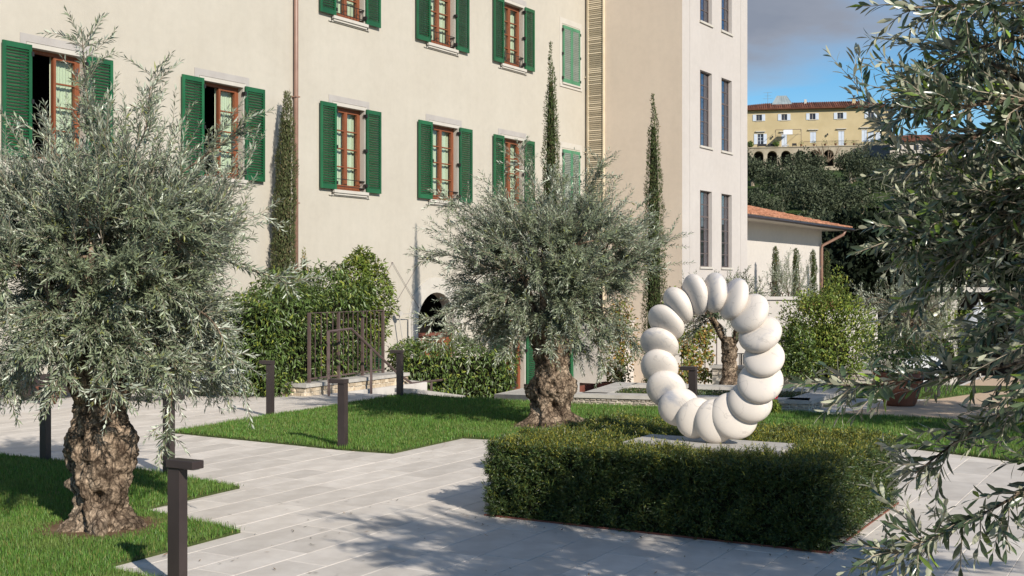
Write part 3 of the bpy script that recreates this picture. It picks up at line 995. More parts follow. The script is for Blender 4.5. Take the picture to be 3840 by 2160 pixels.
tile_rows(ANX, -16, 1.2, 5.11, 1.28, 6.28, -3.5, -1.4, .21, M['new_tile'], roof, .085, .42)
gt = MB().tube([ANX.pt(-26, 5.03, 1.27), ANX.pt(1.25, 5.03, 1.27)], .08, 8)
gt.build('gutter', M['bronze'], annex, True)
mb = MB().tube([ANX.pt(.15, 4.98, 1.2), ANX.pt(.1, 4.75, 1.1), ANX.pt(-.35, 4.2, .15), ANX.pt(-.35, 4.0, .12), ANX.pt(-.35, .9, .12)], .075, 8)
mb.build('downpipe', M['pipe'], annex, True)
# terrace in front of the annex, and its planters
at_ = MB().prism([ANX.pt(-27, 0, 0)[:2], ANX.pt(1.0, 0, 0)[:2], ANX.pt(1.0, 0, 2.6)[:2], ANX.pt(-27, 0, 2.6)[:2]], -1.3, .9).build('raised_terrace', M['annex'])
at_['kind'] = 'structure'
mb = MB(); ANX.box(mb, -27, 1.05, .9, .97, 2.3, 2.65)
tag(mb.build('terrace_coping', M['coping']), 'pale stone coping along the edge of the raised terrace below the annex', 'coping')


# ------------------------------------------------------------------ low stone walls
def stone_wall(name, label, A, B, t, h, mat, rows, seed, cope=.07, over=.05, z0=0.0, zB=None, cat='wall', stone_sides=(1,), endcap=True, copelen=1.2, group=None):
    """low wall from A to B (its visible face lies on the right-hand side of A->B): mortar core, single stones, coping slabs"""
    A, B = np.asarray(A, float), np.asarray(B, float)
    d = (B - A); Ln = np.linalg.norm(d); d /= Ln
    n = np.array([d[1], -d[0]])
    ax = [np.array([*d, 0]), np.array([*n, 0]), UP]
    root = empty(name, (*((A + B) / 2), z0))
    tag(root, label, cat, group)
    mid = (A + B) / 2 - n * t / 2
    MB().box((*mid, z0 + h / 2 - .3), (Ln, t, h + .6), ax).build('mortar_core', M['mortar'], root)
    r = random.Random(seed)
    hs = h / rows

    def face(o, dirv, nv, L):
        for k in range(rows):
            x = -r.random() * .1
            while x < L:
                w = hs * r.uniform(1.5, 3.2)
                a, b = max(x, 0) + .006, min(x + w, L) - .006
                if b - a > .03:
                    zc = z0 + hs * (k + .5)
                    c = o + dirv * (a + b) / 2 + nv * r.uniform(-.004, .008)
                    hh = hs - r.uniform(.008, .02)
                    mb = MB()
                    j = lambda s: r.uniform(-s, s)
                    vs = []
                    for i in (-1, 1):
                        for jj in (-1, 1):
                            for kk in (-1, 1):
                                f = 1.0 if jj < 0 else .86
                                vs.append(np.array([*c, zc]) + np.array([*dirv, 0]) * ((b - a) / 2 * i * f + j(.008)) + np.array([*nv, 0]) * (.02 * jj + j(.003)) + UP * (hh / 2 * kk * f + j(.006)))
                    mb.add(vs, [(0, 1, 3, 2), (4, 6, 7, 5), (0, 4, 5, 1), (2, 3, 7, 6), (0, 2, 6, 4), (1, 5, 7, 3)])
                    mb.build('stone', mat, root)
                x += w
    face(A, d, n, Ln)
    if endcap: face(A - n * t, n, -d, t)
    x = 0
    while x < Ln - .01:
        l = min(copelen, Ln - x)
        c = A + d * (x + l / 2) - n * t / 2
        e = .05 if x == 0 else 0
        MB().box((*(c - d * e / 2), z0 + h + cope / 2), (l + e - .006, t + 2 * over, cope), ax).build('coping_slab', M['coping'], root)
        x += l
    return root


stone_wall('low_wall', 'low tan rubble wall with grey coping that carries the brown railing', qp(17.25, -14.25), qp(20.7, -14.35), .72, .76, M['wallstone'], 8, 4, cope=.065, z0=-.60)
stone_wall('planter_wall', 'long low grey stone wall with pale coping behind the white ring sculpture', (.95, 20.45), (4.80, 19.25), .34, .13, M['greystone'], 3, 8, cope=.06, copelen=1.5)
stone_wall('planter_wall', 'short return of the planter wall running back beside the gravel', (4.80, 19.25), (5.9, 21.2), .34, .13, M['greystone'], 3, 9, cope=.06, endcap=False)
stone_wall('planter_wall', 'rear coping of the hedge bed behind the ring sculpture', (2.3, 22.4), (6.1, 21.2), .34, .13, M['greystone'], 2, 11, cope=.06, copelen=1.6)
stone_wall('planter_wall', 'left return of the hedge bed, pale coping running back from the olive trunk', (2.05, 22.9), (1.25, 20.6), .34, .13, M['greystone'], 2, 12, cope=.06, endcap=False)
stone_wall('planter_wall', 'far low wall with coping beyond the small lawn patch and below the shrubs', (4.6, 27.4), (8.6, 25.2), .34, .16, M['greystone'], 2, 14, cope=.06, copelen=2)
# pale sloping slabs of the stair wall beside the glazed door
mb = MB().prism([(-.35, 23.6), (.95, 25.9), (1.45, 25.6), (.3, 21.6)], [-1.2] * 4, [-.10, -.02, -.02, .06])
tag(mb.build('retaining_wall', M['coping']), 'pale smooth retaining wall end in front of the glazed door', 'wall')
mb = MB()
a_, b_ = np.array([-2.05, 22.6]), np.array([-1.15, 24.7])
dd = (b_ - a_) / np.linalg.norm(b_ - a_); nn = np.array([dd[1], -dd[0]])
mb.prism([a_ - nn * .2, b_ - nn * .2, b_ + nn * .2, a_ + nn * .2], [.02, -.30, -.30, .02], [.10, -.22, -.22, .10])
mb.prism([a_ - nn * .14, b_ - nn * .14, b_ + nn * .14, a_ + nn * .14], [-1.2] * 4, [.02, -.30, -.30, .02])
tag(mb.build('stair_wall', M['coping']), 'sloping grey coping of the stair wall right of the railing', 'wall')
st = empty('garden_stair', (*qp(19, -13.4), -1.2))
tag(st, 'grey stone steps going down beside the brown handrail', 'stairs')
for k in range(8):
    a0 = 18.3 + .30 * k
    MB().prism([qp(a0, -14.2), qp(a0 + .3, -14.2), qp(a0 + .3, -12.72), qp(a0, -12.72)], -1.25, -.15 * (k + 1)).build('step', M['coping'], st)

# ------------------------------------------------------------------ railings
rail = empty('railing', (-3.3, 24, .2))
tag(rail, 'dark brown metal railing with upright bars on the rubble wall by the hedge', 'railing')
F0, F1 = np.array([-3.80, 22.35]), np.array([-2.70, 24.95])
fz = .225
H = 1.30


def fpt(t, z): return np.array([*(F0 + (F1 - F0) * t), z])


fdir = (F1 - F0) / np.linalg.norm(F1 - F0)
fax = [np.array([*fdir, 0]), np.array([fdir[1], -fdir[0], 0]), UP]
for t in (0, .37, .70, 1.0): MB().box(fpt(t, fz + H / 2), (.05, .05, H), fax).build('post', M['rail'], rail)
MB().box(fpt(.5, fz + H + .006), (np.linalg.norm(F1 - F0) + .05, .055, .012), fax).build('top_rail', M['rail'], rail)
MB().box(fpt(.5, fz + .07), (np.linalg.norm(F1 - F0), .012, .03), fax).build('bottom_rail', M['rail'], rail)
bars = [i for i in np.linspace(0, .37, 6)[1:-1]] + [i for i in np.linspace(.37, .70, 6)[1:-1]] + [i for i in np.linspace(.70, 1, 6)[1:-1]]
for t in bars: MB().box(fpt(t, fz + .07 + (H - .07) / 2), (.014, .014, H - .07), fax).build('bar', M['rail'], rail)
G1 = F1 + np.array([-.95, .62])                          # it turns the corner
for t in (.2, .4, .6, .8, 1.0): MB().box((*(F1 + (G1 - F1) * t), fz + H / 2), (.014 if t < 1 else .05, .014 if t < 1 else .05, H)).build('bar' if t < 1 else 'post', M['rail'], rail)
MB().tube([(*F1, fz + H), (*G1, fz + H)], .02, 4).build('top_rail', M['rail'], rail)
hr = empty('handrail', (-3.0, 22.6, 0))
tag(hr, 'dark brown handrail sloping down the steps in front of the railing', 'handrail')
hp = [(-3.41, 22.2, 1.22), (-3.09, 22.9, 1.22), (-2.37, 24.6, .25), (-2.1, 25.0, .0), (-1.12, 27.5, -.06), (-.53, 28.6, -.68)]
MB().tube([(-3.41, 22.2, 1.19)] + hp[1:4], .026, 6).build('rail', M['rail'], hr)
MB().tube([hp[3], hp[4], hp[5]], .026, 6).build('rail', M['rail'], hr)
for x, y, za, zb in ((-3.41, 22.2, 0, 1.2), (-2.78, 23.55, -.15, .80), (-1.75, 25.9, -1.2, -.02), (-1.22, 27.2, -1.2, -.05)):
    MB().box((x, y, (za + zb) / 2), (.045, .045, zb - za)).build('post', M['rail'], hr)
MB().tube([(-3.38, 22.0, .0), (-3.38, 22.0, .17)], .018, 5).build('foot', M['rail'], hr)

# ------------------------------------------------------------------ bollard lights
bax = [np.array([*D2, 0]), np.array([*D1, 0]), UP]


def bollard(x, y, side, label):
    o = empty('bollard_light', (x, y, 0))
    tag(o, label, 'bollard light', 'brown metal bollard lights beside the lawns')
    c = np.array([x, y, 0])
    w, t, h = .105, .075, .815

    def bev(cen, size, nm):
        mb = MB()
        e = .004
        s = np.array(size) / 2
        vs, fs = [], []
        for zz, ins in ((-s[2], e), (-s[2] + e, 0), (s[2] - e, 0), (s[2], e)):
            for sx, sy in ((-1, -1), (1, -1), (1, 1), (-1, 1)):
                vs.append(cen + bax[0] * (s[0] - ins) * sx + bax[1] * (s[1] - ins) * sy + UP * zz)
        for k in range(3):
            for i in range(4): fs.append((k * 4 + i, k * 4 + (i + 1) % 4, k * 4 + 4 + (i + 1) % 4, k * 4 + 4 + i))
        fs += [(3, 2, 1, 0), (12, 13, 14, 15)]
        mb.add(vs, fs)
        return mb.build(nm, M['bronze'], o)
    bev(c + UP * (h / 2 - .02), (w, t, h + .04), 'post')
    arm = bev(c + bax[0] * side * .065 + UP * (h + .028), (.236, t + .03, .054), 'arm')
    ln = MB().box(c + bax[0] * side * .125 + UP * (h - .002), (.09, t - .02, .004), bax)
    ln.build('lamp_lens', M['coping'], arm)
    return o


bollard(-2.21, 7.88, 1, 'nearest dark brown bollard light, rising from the paving corner in front of the gnarled olive')
bollard(-5.36, 13.70, 1, 'brown bollard light on the lawn behind the gnarled olive, half hidden by drooping leaves')
bollard(-3.66, 12.72, 1, 'brown bollard light directly behind the olive trunk with a leafy strand hanging over it')
bollard(-3.76, 18.55, -1, 'brown bollard light at the tip of the middle lawn before the laurel hedge')
bollard(-2.10, 14.80, -1, "brown bollard light on the middle lawn's near edge, in front of the rubble wall")
bollard(-2.04, 21.7, -1, 'farthest brown bollard light, beside the sloping handrail of the steps')
bollard(2.60, 17.14, -1, 'brown bollard light seen through the hole of the ring sculpture')

# ------------------------------------------------------------------ plinth and ring sculpture
SCN = np.array([1.735, 10.45])
pl = MB().prism([qp(9.62, -4.37), qp(9.62, -2.98), qp(10.25, -2.98), qp(10.25, -4.37)], .45, .645)
tag(pl.build('plinth', M['coping']), 'flat grey stone plinth set into the clipped hedge under the ring', 'plinth')
ring = empty('ring_sculpture', (*SCN, .645))
tag(ring, 'white marble ring of overlapping rounded discs standing on the plinth', 'sculpture')


def lens_mesh(r, h, ex, nu=40, nv=20, seed=0):
    V, F = [], []
    for i in range(nv + 1):
        ph = -math.pi / 2 + math.pi * i / nv
        c, s = math.cos(ph), math.sin(ph)
        rr = abs(c) ** .8
        zz = math.copysign(abs(s) ** .92, s)
        for k in range(nu):
            t = 2 * math.pi * k / nu
            w = 1 + .025 * math.sin(2 * t + seed)
            V.append((r * rr * math.cos(t) * w, r * ex * rr * math.sin(t) * w, h * zz))
    for i in range(nv):
        for k in range(nu):
            F.append((i * nu + k, i * nu + (k + 1) % nu, (i + 1) * nu + (k + 1) % nu, (i + 1) * nu + k))
    return V, F


NSEG = 17
MV = -D1                                                    # towards the viewer, square to the ring's plane
for i in range(NSEG):
    th = R(85) - 2 * math.pi * i / NSEG                     # clockwise from the top
    ra, rb = .485, .565
    e2 = np.array([*D2, 0.0])
    c = np.array([*SCN, .645 + .187 + rb]) + e2 * ra * math.cos(th) + UP * rb * math.sin(th)
    tcw = e2 * ra * math.sin(th) - UP * rb * math.cos(th); tcw /= np.linalg.norm(tcw)
    bot = (1 - math.sin(th)) / 2                            # 1 at the bottom
    al = R(48 + 22 * bot + random.Random(i + 40).uniform(-4, 4))
    n = np.array([*MV, 0]) * math.sin(al) - tcw * math.cos(al)
    rad = np.cross(n, tcw); rad /= np.linalg.norm(rad)
    if np.dot(rad, e2 * math.cos(th) + UP * math.sin(th)) < 0: rad = -rad
    side = np.cross(n, rad)
    r = .181 + .015 * bot + .006 * math.cos(th)
    vr_ = random.Random(i * 7 + 3)
    V, F = lens_mesh(r * vr_.uniform(.95, 1.05), (.080 + .012 * bot) * vr_.uniform(.86, 1.12), vr_.uniform(.92, 1.0), seed=i)
    rot = np.stack([rad, side, n], 1)
    W = np.array(V) @ rot.T + c
    np_mesh('disc', W, np.array(F), M['marble'], ring, True)


# ------------------------------------------------------------------ leaves
def norm(a):
    return a / (np.linalg.norm(a, axis=-1, keepdims=True) + 1e-9)


def leaf_small(P, Dr, Nn, L, W, bend=.12):
    Dr = norm(Dr)
    S = norm(np.cross(Dr, Nn)); Nn = np.cross(S, Dr)
    L = L[:, None]; W = W[:, None]
    m = P + Dr * L * .48
    l = m - S * W / 2 + Nn * W * .12
    r = m + S * W / 2 + Nn * W * .12
    t = P + Dr * L - Nn * L * bend
    V = np.stack([P, r, t, l], 1).reshape(-1, 3)
    b = np.arange(len(P))[:, None] * 4
    F = np.concatenate([b + [[0, 1, 2]], b + [[0, 2, 3]]])
    return V, F


def leaf_fine(P, Dr, Nn, L, W, bend=.15):
    Dr = norm(Dr)
    S = norm(np.cross(Dr, Nn)); Nn = np.cross(S, Dr)
    L = L[:, None]; W = W[:, None]
    out = [P]
    for t, w in ((.22, .62), (.55, 1.0), (.82, .62)):
        c = P + Dr * L * t - Nn * L * bend * t * t
        out += [c - S * W / 2 * w + Nn * W * .13 * w, c, c + S * W / 2 * w + Nn * W * .13 * w]
    out.append(P + Dr * L - Nn * L * bend)
    V = np.stack(out, 1).reshape(-1, 3)
    b = np.arange(len(P))[:, None] * 11
    T = np.concatenate([b + [[0, 2, 1]], b + [[0, 3, 2]], b + [[7, 8, 10]], b + [[8, 9, 10]]])
    Q = np.concatenate([b + [[1, 2, 5, 4]], b + [[2, 3, 6, 5]], b + [[4, 5, 8, 7]], b + [[5, 6, 9, 8]]])
    return V, [T, Q]


def polyline(p0, d0, L, n, curl, r, wob=.12):
    """n+1 points from p0 along d0, bending by curl (a vector) on the way"""
    pts = [np.asarray(p0, float)]
    d = np.asarray(d0, float) / (np.linalg.norm(d0) + 1e-9)
    for i in range(n):
        d = d + np.asarray(curl) / n + r.normal(0, wob, 3) / n
        d = d / (np.linalg.norm(d) + 1e-9)
        pts.append(pts[-1] + d * L / n)
    return np.array(pts)


def leaves_on(pts, L0, spacing, r, out, skip=.06, size=1.0, alt=True):
    seg = np.diff(pts, axis=0)
    sl = np.linalg.norm(seg, axis=1)
    cum = np.concatenate([[0], np.cumsum(sl)])
    tot = cum[-1]
    s = np.arange(skip * tot + spacing * r.random(), tot, spacing)
    if len(s) == 0: return
    k = np.clip(np.searchsorted(cum, s) - 1, 0, len(seg) - 1)
    f = (s - cum[k]) / (sl[k] + 1e-9)
    p = pts[k] + seg[k] * f[:, None]
    d = norm(seg[k])
    a = norm(np.cross(d, np.array([.13, .21, 1.0])))
    b = np.cross(d, a)
    phi = np.arange(len(s)) * (math.pi / 2) + r.random() * 6.28
    phi = phi + r.normal(0, .35, len(s))
    P, Dd, Nn = [], [], []
    for sg in (0, math.pi):
        side = a * np.cos(phi + sg)[:, None] + b * np.sin(phi + sg)[:, None]
        sp = r.uniform(.32, .80, len(s))[:, None]
        dr = d * .85 + side * sp + r.normal(0, .13, (len(s), 3))
        nn = norm(d * .8 - side * .5 + np.array([0, 0, .35]) + r.normal(0, .35, (len(s), 3)))
        P.append(p + side * .002); Dd.append(dr); Nn.append(nn)
    n2 = 2 * len(s)
    taper = np.clip(1.12 - .45 * np.concatenate([s, s]) / tot, .5, 1.1)
    ll = L0 * r.uniform(.72, 1.18, n2) * taper * size
    out[0].append(np.concatenate(P)); out[1].append(np.concatenate(Dd)); out[2].append(np.concatenate(Nn)); out[3].append(ll)
    # the leaf at the very tip
    out[0].append(pts[-1:]); out[1].append(d[-1:]); out[2].append(np.array([[.1, .2, 1.0]])); out[3].append(np.array([L0 * .7]))


def bez(a, c, b, n):
    t = np.linspace(0, 1, n + 1)[:, None]
    return (1 - t) ** 2 * a + 2 * t * (1 - t) * c + t ** 2 * b


def gnarled_trunk(name, base, prof, mat, parent, burls, seed, lean=(0, 0), nu=150, amp=.035, flare=.25):
    """prof: list of (z, radius); burls: (angle, z, amplitude, width_angle, width_z)"""
    zs = np.linspace(prof[0][0], prof[-1][0], 130)
    rs = np.interp(zs, [p[0] for p in prof], [p[1] for p in prof])
    V = []
    H = prof[-1][0]
    for z, r in zip(zs, rs):
        for k in range(nu):
            t = 2 * math.pi * k / nu
            tw = t + z * 1.1
            q = Vector((math.cos(tw) * 1.3 + seed, math.sin(tw) * 1.3, z * 1.1))
            rib = noise.noise(Vector((math.cos(tw) * 3.2 + seed, math.sin(tw) * 3.2, z * 1.0)))
            q2 = Vector((math.cos(t) * r * 9, math.sin(t) * r * 9 + seed, z * 9))
            rad = r * (1 + .14 * noise.noise(q) + .17 * rib) + amp * (noise.fractal(q2, .9, 2.1, 4)) * .8
            cell = noise.voronoi(Vector((math.cos(t) * r * 14 + seed, math.sin(t) * r * 14, z * 11)))[0][0]
            rad += .034 * (cell - .35) * (-1 if noise.noise(q2 * .35) > .05 else .6)
            crack = abs(noise.noise(Vector((math.cos(tw) * r * 11 + seed, math.sin(tw) * r * 11, z * 3.2))))
            rad -= .030 * max(0, 1 - crack / .10) * (.5 + .5 * noise.noise(q))
            rad += .010 * noise.fractal(Vector((math.cos(t) * r * 40, math.sin(t) * r * 40 + seed, z * 34)), .8, 2.1, 3)
            if z < .3: rad += flare * r * max(0, (.3 - z) / .3) ** 2 * (1 + 1.6 * math.cos(5 * t + seed) ** 3)
            for (ba, bz, bm, wa, wz) in burls:
                da = (t - ba + math.pi) % (2 * math.pi) - math.pi
                g = math.exp(-(da / wa) ** 2 - ((z - bz) / wz) ** 2)
                rad += bm * g
            V.append((base[0] + lean[0] * z + rad * math.cos(t), base[1] + lean[1] * z + rad * math.sin(t), base[2] + z))
    F = []
    n = len(zs)
    for i in range(n - 1):
        for k in range(nu):
            F.append((i * nu + k, i * nu + (k + 1) % nu, (i + 1) * nu + (k + 1) % nu, (i + 1) * nu + k))
    return np_mesh(name, V, np.array(F), mat, parent, True)


def olive(label, base, th, trunk_prof, burls, cc, rad, seed, nl=7, nb=70, nt=14, L0=.052, W0=.0115, spacing=.024, twig=(.28, .55), shoots=60, shootL=(.6, 1.0), mat='olive_leaf', fine=False,
          lean=(0, 0), boughs=(), amp=.035, droop=.5, lowcut=-1.0, shoot_up=(.35, .35, 1.0), thick=.5, single=0, skirt=None, r_in=.3, flare=.25, nu=150, name='olive_tree'):
    r = np.random.default_rng(seed)
    root = empty(name, base)
    tag(root, label, 'olive tree', None)
    base = np.array(base, float)
    if trunk_prof: gnarled_trunk('trunk', base, trunk_prof, M['bark'], root, burls, seed * 1.7, lean, nu, amp, flare)
    top = base + np.array([lean[0] * th, lean[1] * th, th])
    cc = np.array(cc, float); rad = np.array(rad, float)
    wood = MB()
    tw = MB()
    limbs = []
    tr = trunk_prof[-1][1] if trunk_prof else .1
    for k in range(nl):
        a = 2 * math.pi * k / nl + r.normal(0, .25)
        el = r.uniform(.1, 1.0)
        tgt = cc + rad * np.array([math.cos(a) * .62, math.sin(a) * .62, el * .75 - .1])
        st = top + np.array([math.cos(a) * tr * .6, math.sin(a) * tr * .6, -.12])
        mid = (st + tgt) / 2 + np.array([math.cos(a) * .05, math.sin(a) * .05, .12])
        pts = bez(st, mid, tgt, 8)
        pts[1:-1] += r.normal(0, .018, (7, 3))
        wood.tube(pts, list(np.linspace(tr * .34, .016, 9)), 8)
        limbs.append(pts)
    LP = np.concatenate([l[3:] for l in limbs])
    out = ([], [], [], [])
    for i in range(nb):
        u = norm(r.normal(0, 1, 3))
        if u[2] < lowcut: u[2] = abs(u[2]) * .3
        rr = r.uniform(.62, 1.03) if r.random() < .66 else r.uniform(r_in, .62)
        tgt = cc + rad * u * rr
        dd = np.linalg.norm((LP - tgt) / rad, axis=1) + r.normal(0, .08, len(LP))
        st = LP[dd.argmin()]
        mid = (st + tgt) / 2 + np.array([0, 0, .12 * rad[2]]) + r.normal(0, .06, 3) * rad
        pts = bez(st, mid, tgt, 6)
        wood.tube(pts, list(np.linspace(.016, .005, 7)) if rad[0] < 2.5 else list(np.linspace(.02, .006, 7)), 5)
        for j in range(nt):
            t = 1 - .62 * r.random() ** 1.3
            k = min(5, int(t * 6)); p = pts[k] + (pts[k + 1] - pts[k]) * (t * 6 - k)
            bd = norm(pts[k + 1] - pts[k])
            od = norm((p - cc) / rad)
            d = bd * .55 + od * .65 + r.normal(0, .34, 3) + np.array([0, 0, .22])
            low = max(0.0, -(p[2] - cc[2]) / rad[2])
            curl = np.array([0, 0, -droop * (.35 + 1.3 * low)])
            L = r.uniform(*twig)
            tp = polyline(p, d, L, 5, curl, r, .5)
            tw.tube(tp, [.0028, .0026, .0023, .002, .0016, .001], 3, False)
            leaves_on(tp, L0, spacing, r, out)
    for i in range(shoots):
        u = norm(r.normal(0, 1, 3) * np.array([1, 1, .8])); u[2] = abs(u[2]) * .9 + .05
        p = cc + rad * u * r.uniform(.55, .95)
        d = u * np.array([shoot_up[0], shoot_up[1], .4]) + np.array([0, 0, shoot_up[2] * r.uniform(.5, 1)]) + r.normal(0, .15, 3)
        L = r.uniform(*shootL)
        tp = polyline(p, d, L, 7, np.array([0, 0, -.15]), r, .35)
        tw.tube(tp, list(np.linspace(.0045, .001, 8)), 4, False)
        leaves_on(tp, L0, spacing * 1.15, r, out, .1)
        for j in range(3):
            k = r.integers(1, 6)
            t2 = polyline(tp[k], (tp[k + 1] - tp[k]) * 6 + r.normal(0, .5, 3) * L * .8, L * r.uniform(.25, .45), 4, np.zeros(3), r, .3)
            tw.tube(t2, [.002, .0018, .0015, .0013, .001], 3, False)
            leaves_on(t2, L0, spacing * 1.1, r, out)
    boughs = list(boughs)
    if skirt:                                               # low boughs that arch out of the trunk head and hang down
        ns, zr, zl, R1 = skirt
        for k in range(ns):
            a = 2 * math.pi * (k + r.uniform(-.3, .3)) / ns
            R_ = R1 * r.uniform(.75, 1.1)
            zz = zl + r.uniform(0, .25)
            e = np.array([math.cos(a), math.sin(a), 0])
            boughs.append(([top + e * tr * .8, top + e * R_ * .45 + UP * (zr - top[2]), top + e * R_ * .8 + UP * ((zr + zl) / 2 - top[2]), top + e * R_ + UP * (zz - top[2])], .013, 30, .38))
    for bp, br, dens, tl in boughs:                         # single boughs that reach far out
        bp = np.array(bp, float)
        m = len(bp)
        tt = np.linspace(0, m - 1, m * 6)
        pts = np.stack([np.interp(tt, range(m), bp[:, c]) for c in range(3)], 1)
        for _ in range(3): pts[1:-1] = (pts[:-2] + 2 * pts[1:-1] + pts[2:]) / 4
        wood.tube(pts, list(np.linspace(br, .0025, len(pts))), 6)
        nseg = len(pts) - 1
        for j in range(dens):
            t = r.uniform(.08, 1.0) * nseg
            k = min(nseg - 1, int(t)); p = pts[k] + (pts[k + 1] - pts[k]) * (t - k)
            bd = norm(pts[k + 1] - pts[k])
            d = bd * .9 + r.normal(0, .55, 3) + np.array([0, 0, .1])
            tp = polyline(p, d, r.uniform(tl * .5, tl), 5, np.array([0, 0, -droop * .7]), r, .5)
            tw.tube(tp, [.0028, .0026, .0023, .002, .0016, .001], 4, False)
            leaves_on(tp, L0, spacing, r, out)
        leaves_on(pts[len(pts) // 2:], L0, spacing * 1.1, r, out)
    P, Dd, Nn, LL = [np.concatenate(o) for o in out]
    WW = LL * (W0 / L0) * r.uniform(.8, 1.2, len(LL))
    wood.build('branches', M['bark'] if trunk_prof else M['twig'], root, True)
    tw.build('twigs', M['twig'], root)['kind'] = 'stuff'
    keep = np.ones(len(P), bool)
    if single:                                             # the leaves that show largest are leaves of their own
        px = P[:, 0] / P[:, 1]; pz = (P[:, 2] - 2) / P[:, 1]
        vis = (abs(px) < .42) & (abs(pz) < .235)
        score = np.where(vis, LL / P[:, 1], 0)
        idx = np.argsort(-score)[:single]
        keep[idx] = False
        me = None
        for i in idx:
            if me is None:
                V, F = leaf_fine(np.zeros((1, 3)), np.array([[1.0, 0, 0]]), np.array([[0, 0, 1.0]]), np.array([1.0]), np.array([W0 / L0]))
                o = np_mesh('leaf', V, F, M[mat], root, True, False)
                me = o.data
            else:
                o = bpy.data.objects.new('leaf', me); COL.objects.link(o); o.parent = root
            o.matrix_parent_inverse = PINV(root)
            d = norm(Dd[i]); s = norm(np.cross(d, Nn[i])); n = np.cross(s, d)
            m = Matrix([[d[0], -s[0], n[0], P[i][0]], [d[1], -s[1], n[1], P[i][1]], [d[2], -s[2], n[2], P[i][2]], [0, 0, 0, 1]])
            o.matrix_basis = m @ Matrix.Diagonal((LL[i], LL[i], LL[i], 1))
    if fine:                                               # leaves well away from view are simpler
        far = (abs(P[:, 0] / P[:, 1]) > .55) | (P[:, 1] > 5.6) | (abs(P[:, 2] - 2) / P[:, 1] > .36)
        V1, (T1, Q1) = leaf_fine(*[a[keep & ~far] for a in (P, Dd, Nn, LL, WW)])
        V2, T2 = leaf_small(*[a[keep & far] for a in (P, Dd, Nn, LL, WW)])
        V, F = np.concatenate([V1, V2]), [T1, Q1, T2 + len(V1)]
    else:
        V, F = leaf_small(P[keep], Dd[keep], Nn[keep], LL[keep], WW[keep])
    o = np_mesh('crown', V, F, M[mat], root, fine)
    o['kind'] = 'stuff'
    print(name, 'leaves', len(P))
    return root


olive('gnarled silvery olive with a thick lumpy trunk on the near lawn behind the nearest bollard', (-3.40, 9.86, -.03), 1.24,
      [(0, .275), (.12, .25), (.25, .212), (.36, .215), (.5, .228), (.66, .24), (.82, .235), (.98, .208), (1.12, .205), (1.26, .25)],
      [(math.pi * 1.02, .72, .07, .38, .13), (math.pi * 1.05, .42, .07, .13, .05), (0.0, .80, .06, .35, .09), (0.05, .62, .06, .3, .10), (-math.pi / 2 + .25, .33, -.16, .20, .045),
       (-math.pi / 2 - .2, .45, .04, .4, .08), (-math.pi / 2 + .3, .12, .10, .25, .10), (-math.pi / 2 + .75, .38, .05, .3, .12), (-math.pi / 2 + .55, .05, -.10, .12, .10), (-.5, .1, .08, .3, .06)],
      (-3.36, 9.9, 2.08), (1.02, 1.02, 1.00), 11, nl=10, nb=118, nt=27, L0=.084, W0=.0180, spacing=.030, twig=(.24, .5), shoots=120, shoot_up=(.6, .6, .85), skirt=(15, 1.75, 1.12, .98), shootL=(.55, 1.05), lowcut=-.97,
      boughs=[([(-3.0, 9.75, 1.55), (-2.75, 9.6, 1.5), (-2.72, 9.55, 1.1), (-2.78, 9.52, .72)], .008, 14, .28),
              ([(-2.9, 9.8, 2.3), (-2.4, 9.7, 2.25), (-1.75, 9.6, 2.02)], .010, 22, .38),
              ([(-2.9, 9.8, 2.0), (-2.4, 9.6, 1.75), (-2.15, 9.5, 1.25)], .010, 26, .38),
              ([(-3.9, 9.7, 1.9), (-4.3, 9.5, 1.6), (-4.25, 9.4, 1.12)], .010, 26, .4),
              ([(-3.4, 9.9, 2.9), (-3.5, 9.8, 3.6), (-3.52, 9.75, 4.12)], .010, 26, .42),
              ([(-3.3, 9.9, 2.8), (-3.0, 9.8, 3.3), (-2.95, 9.75, 3.75)], .010, 20, .38),
              ([(-3.1, 9.9, 2.7), (-2.5, 9.8, 3.1), (-2.2, 9.7, 3.3)], .010, 20, .38)])
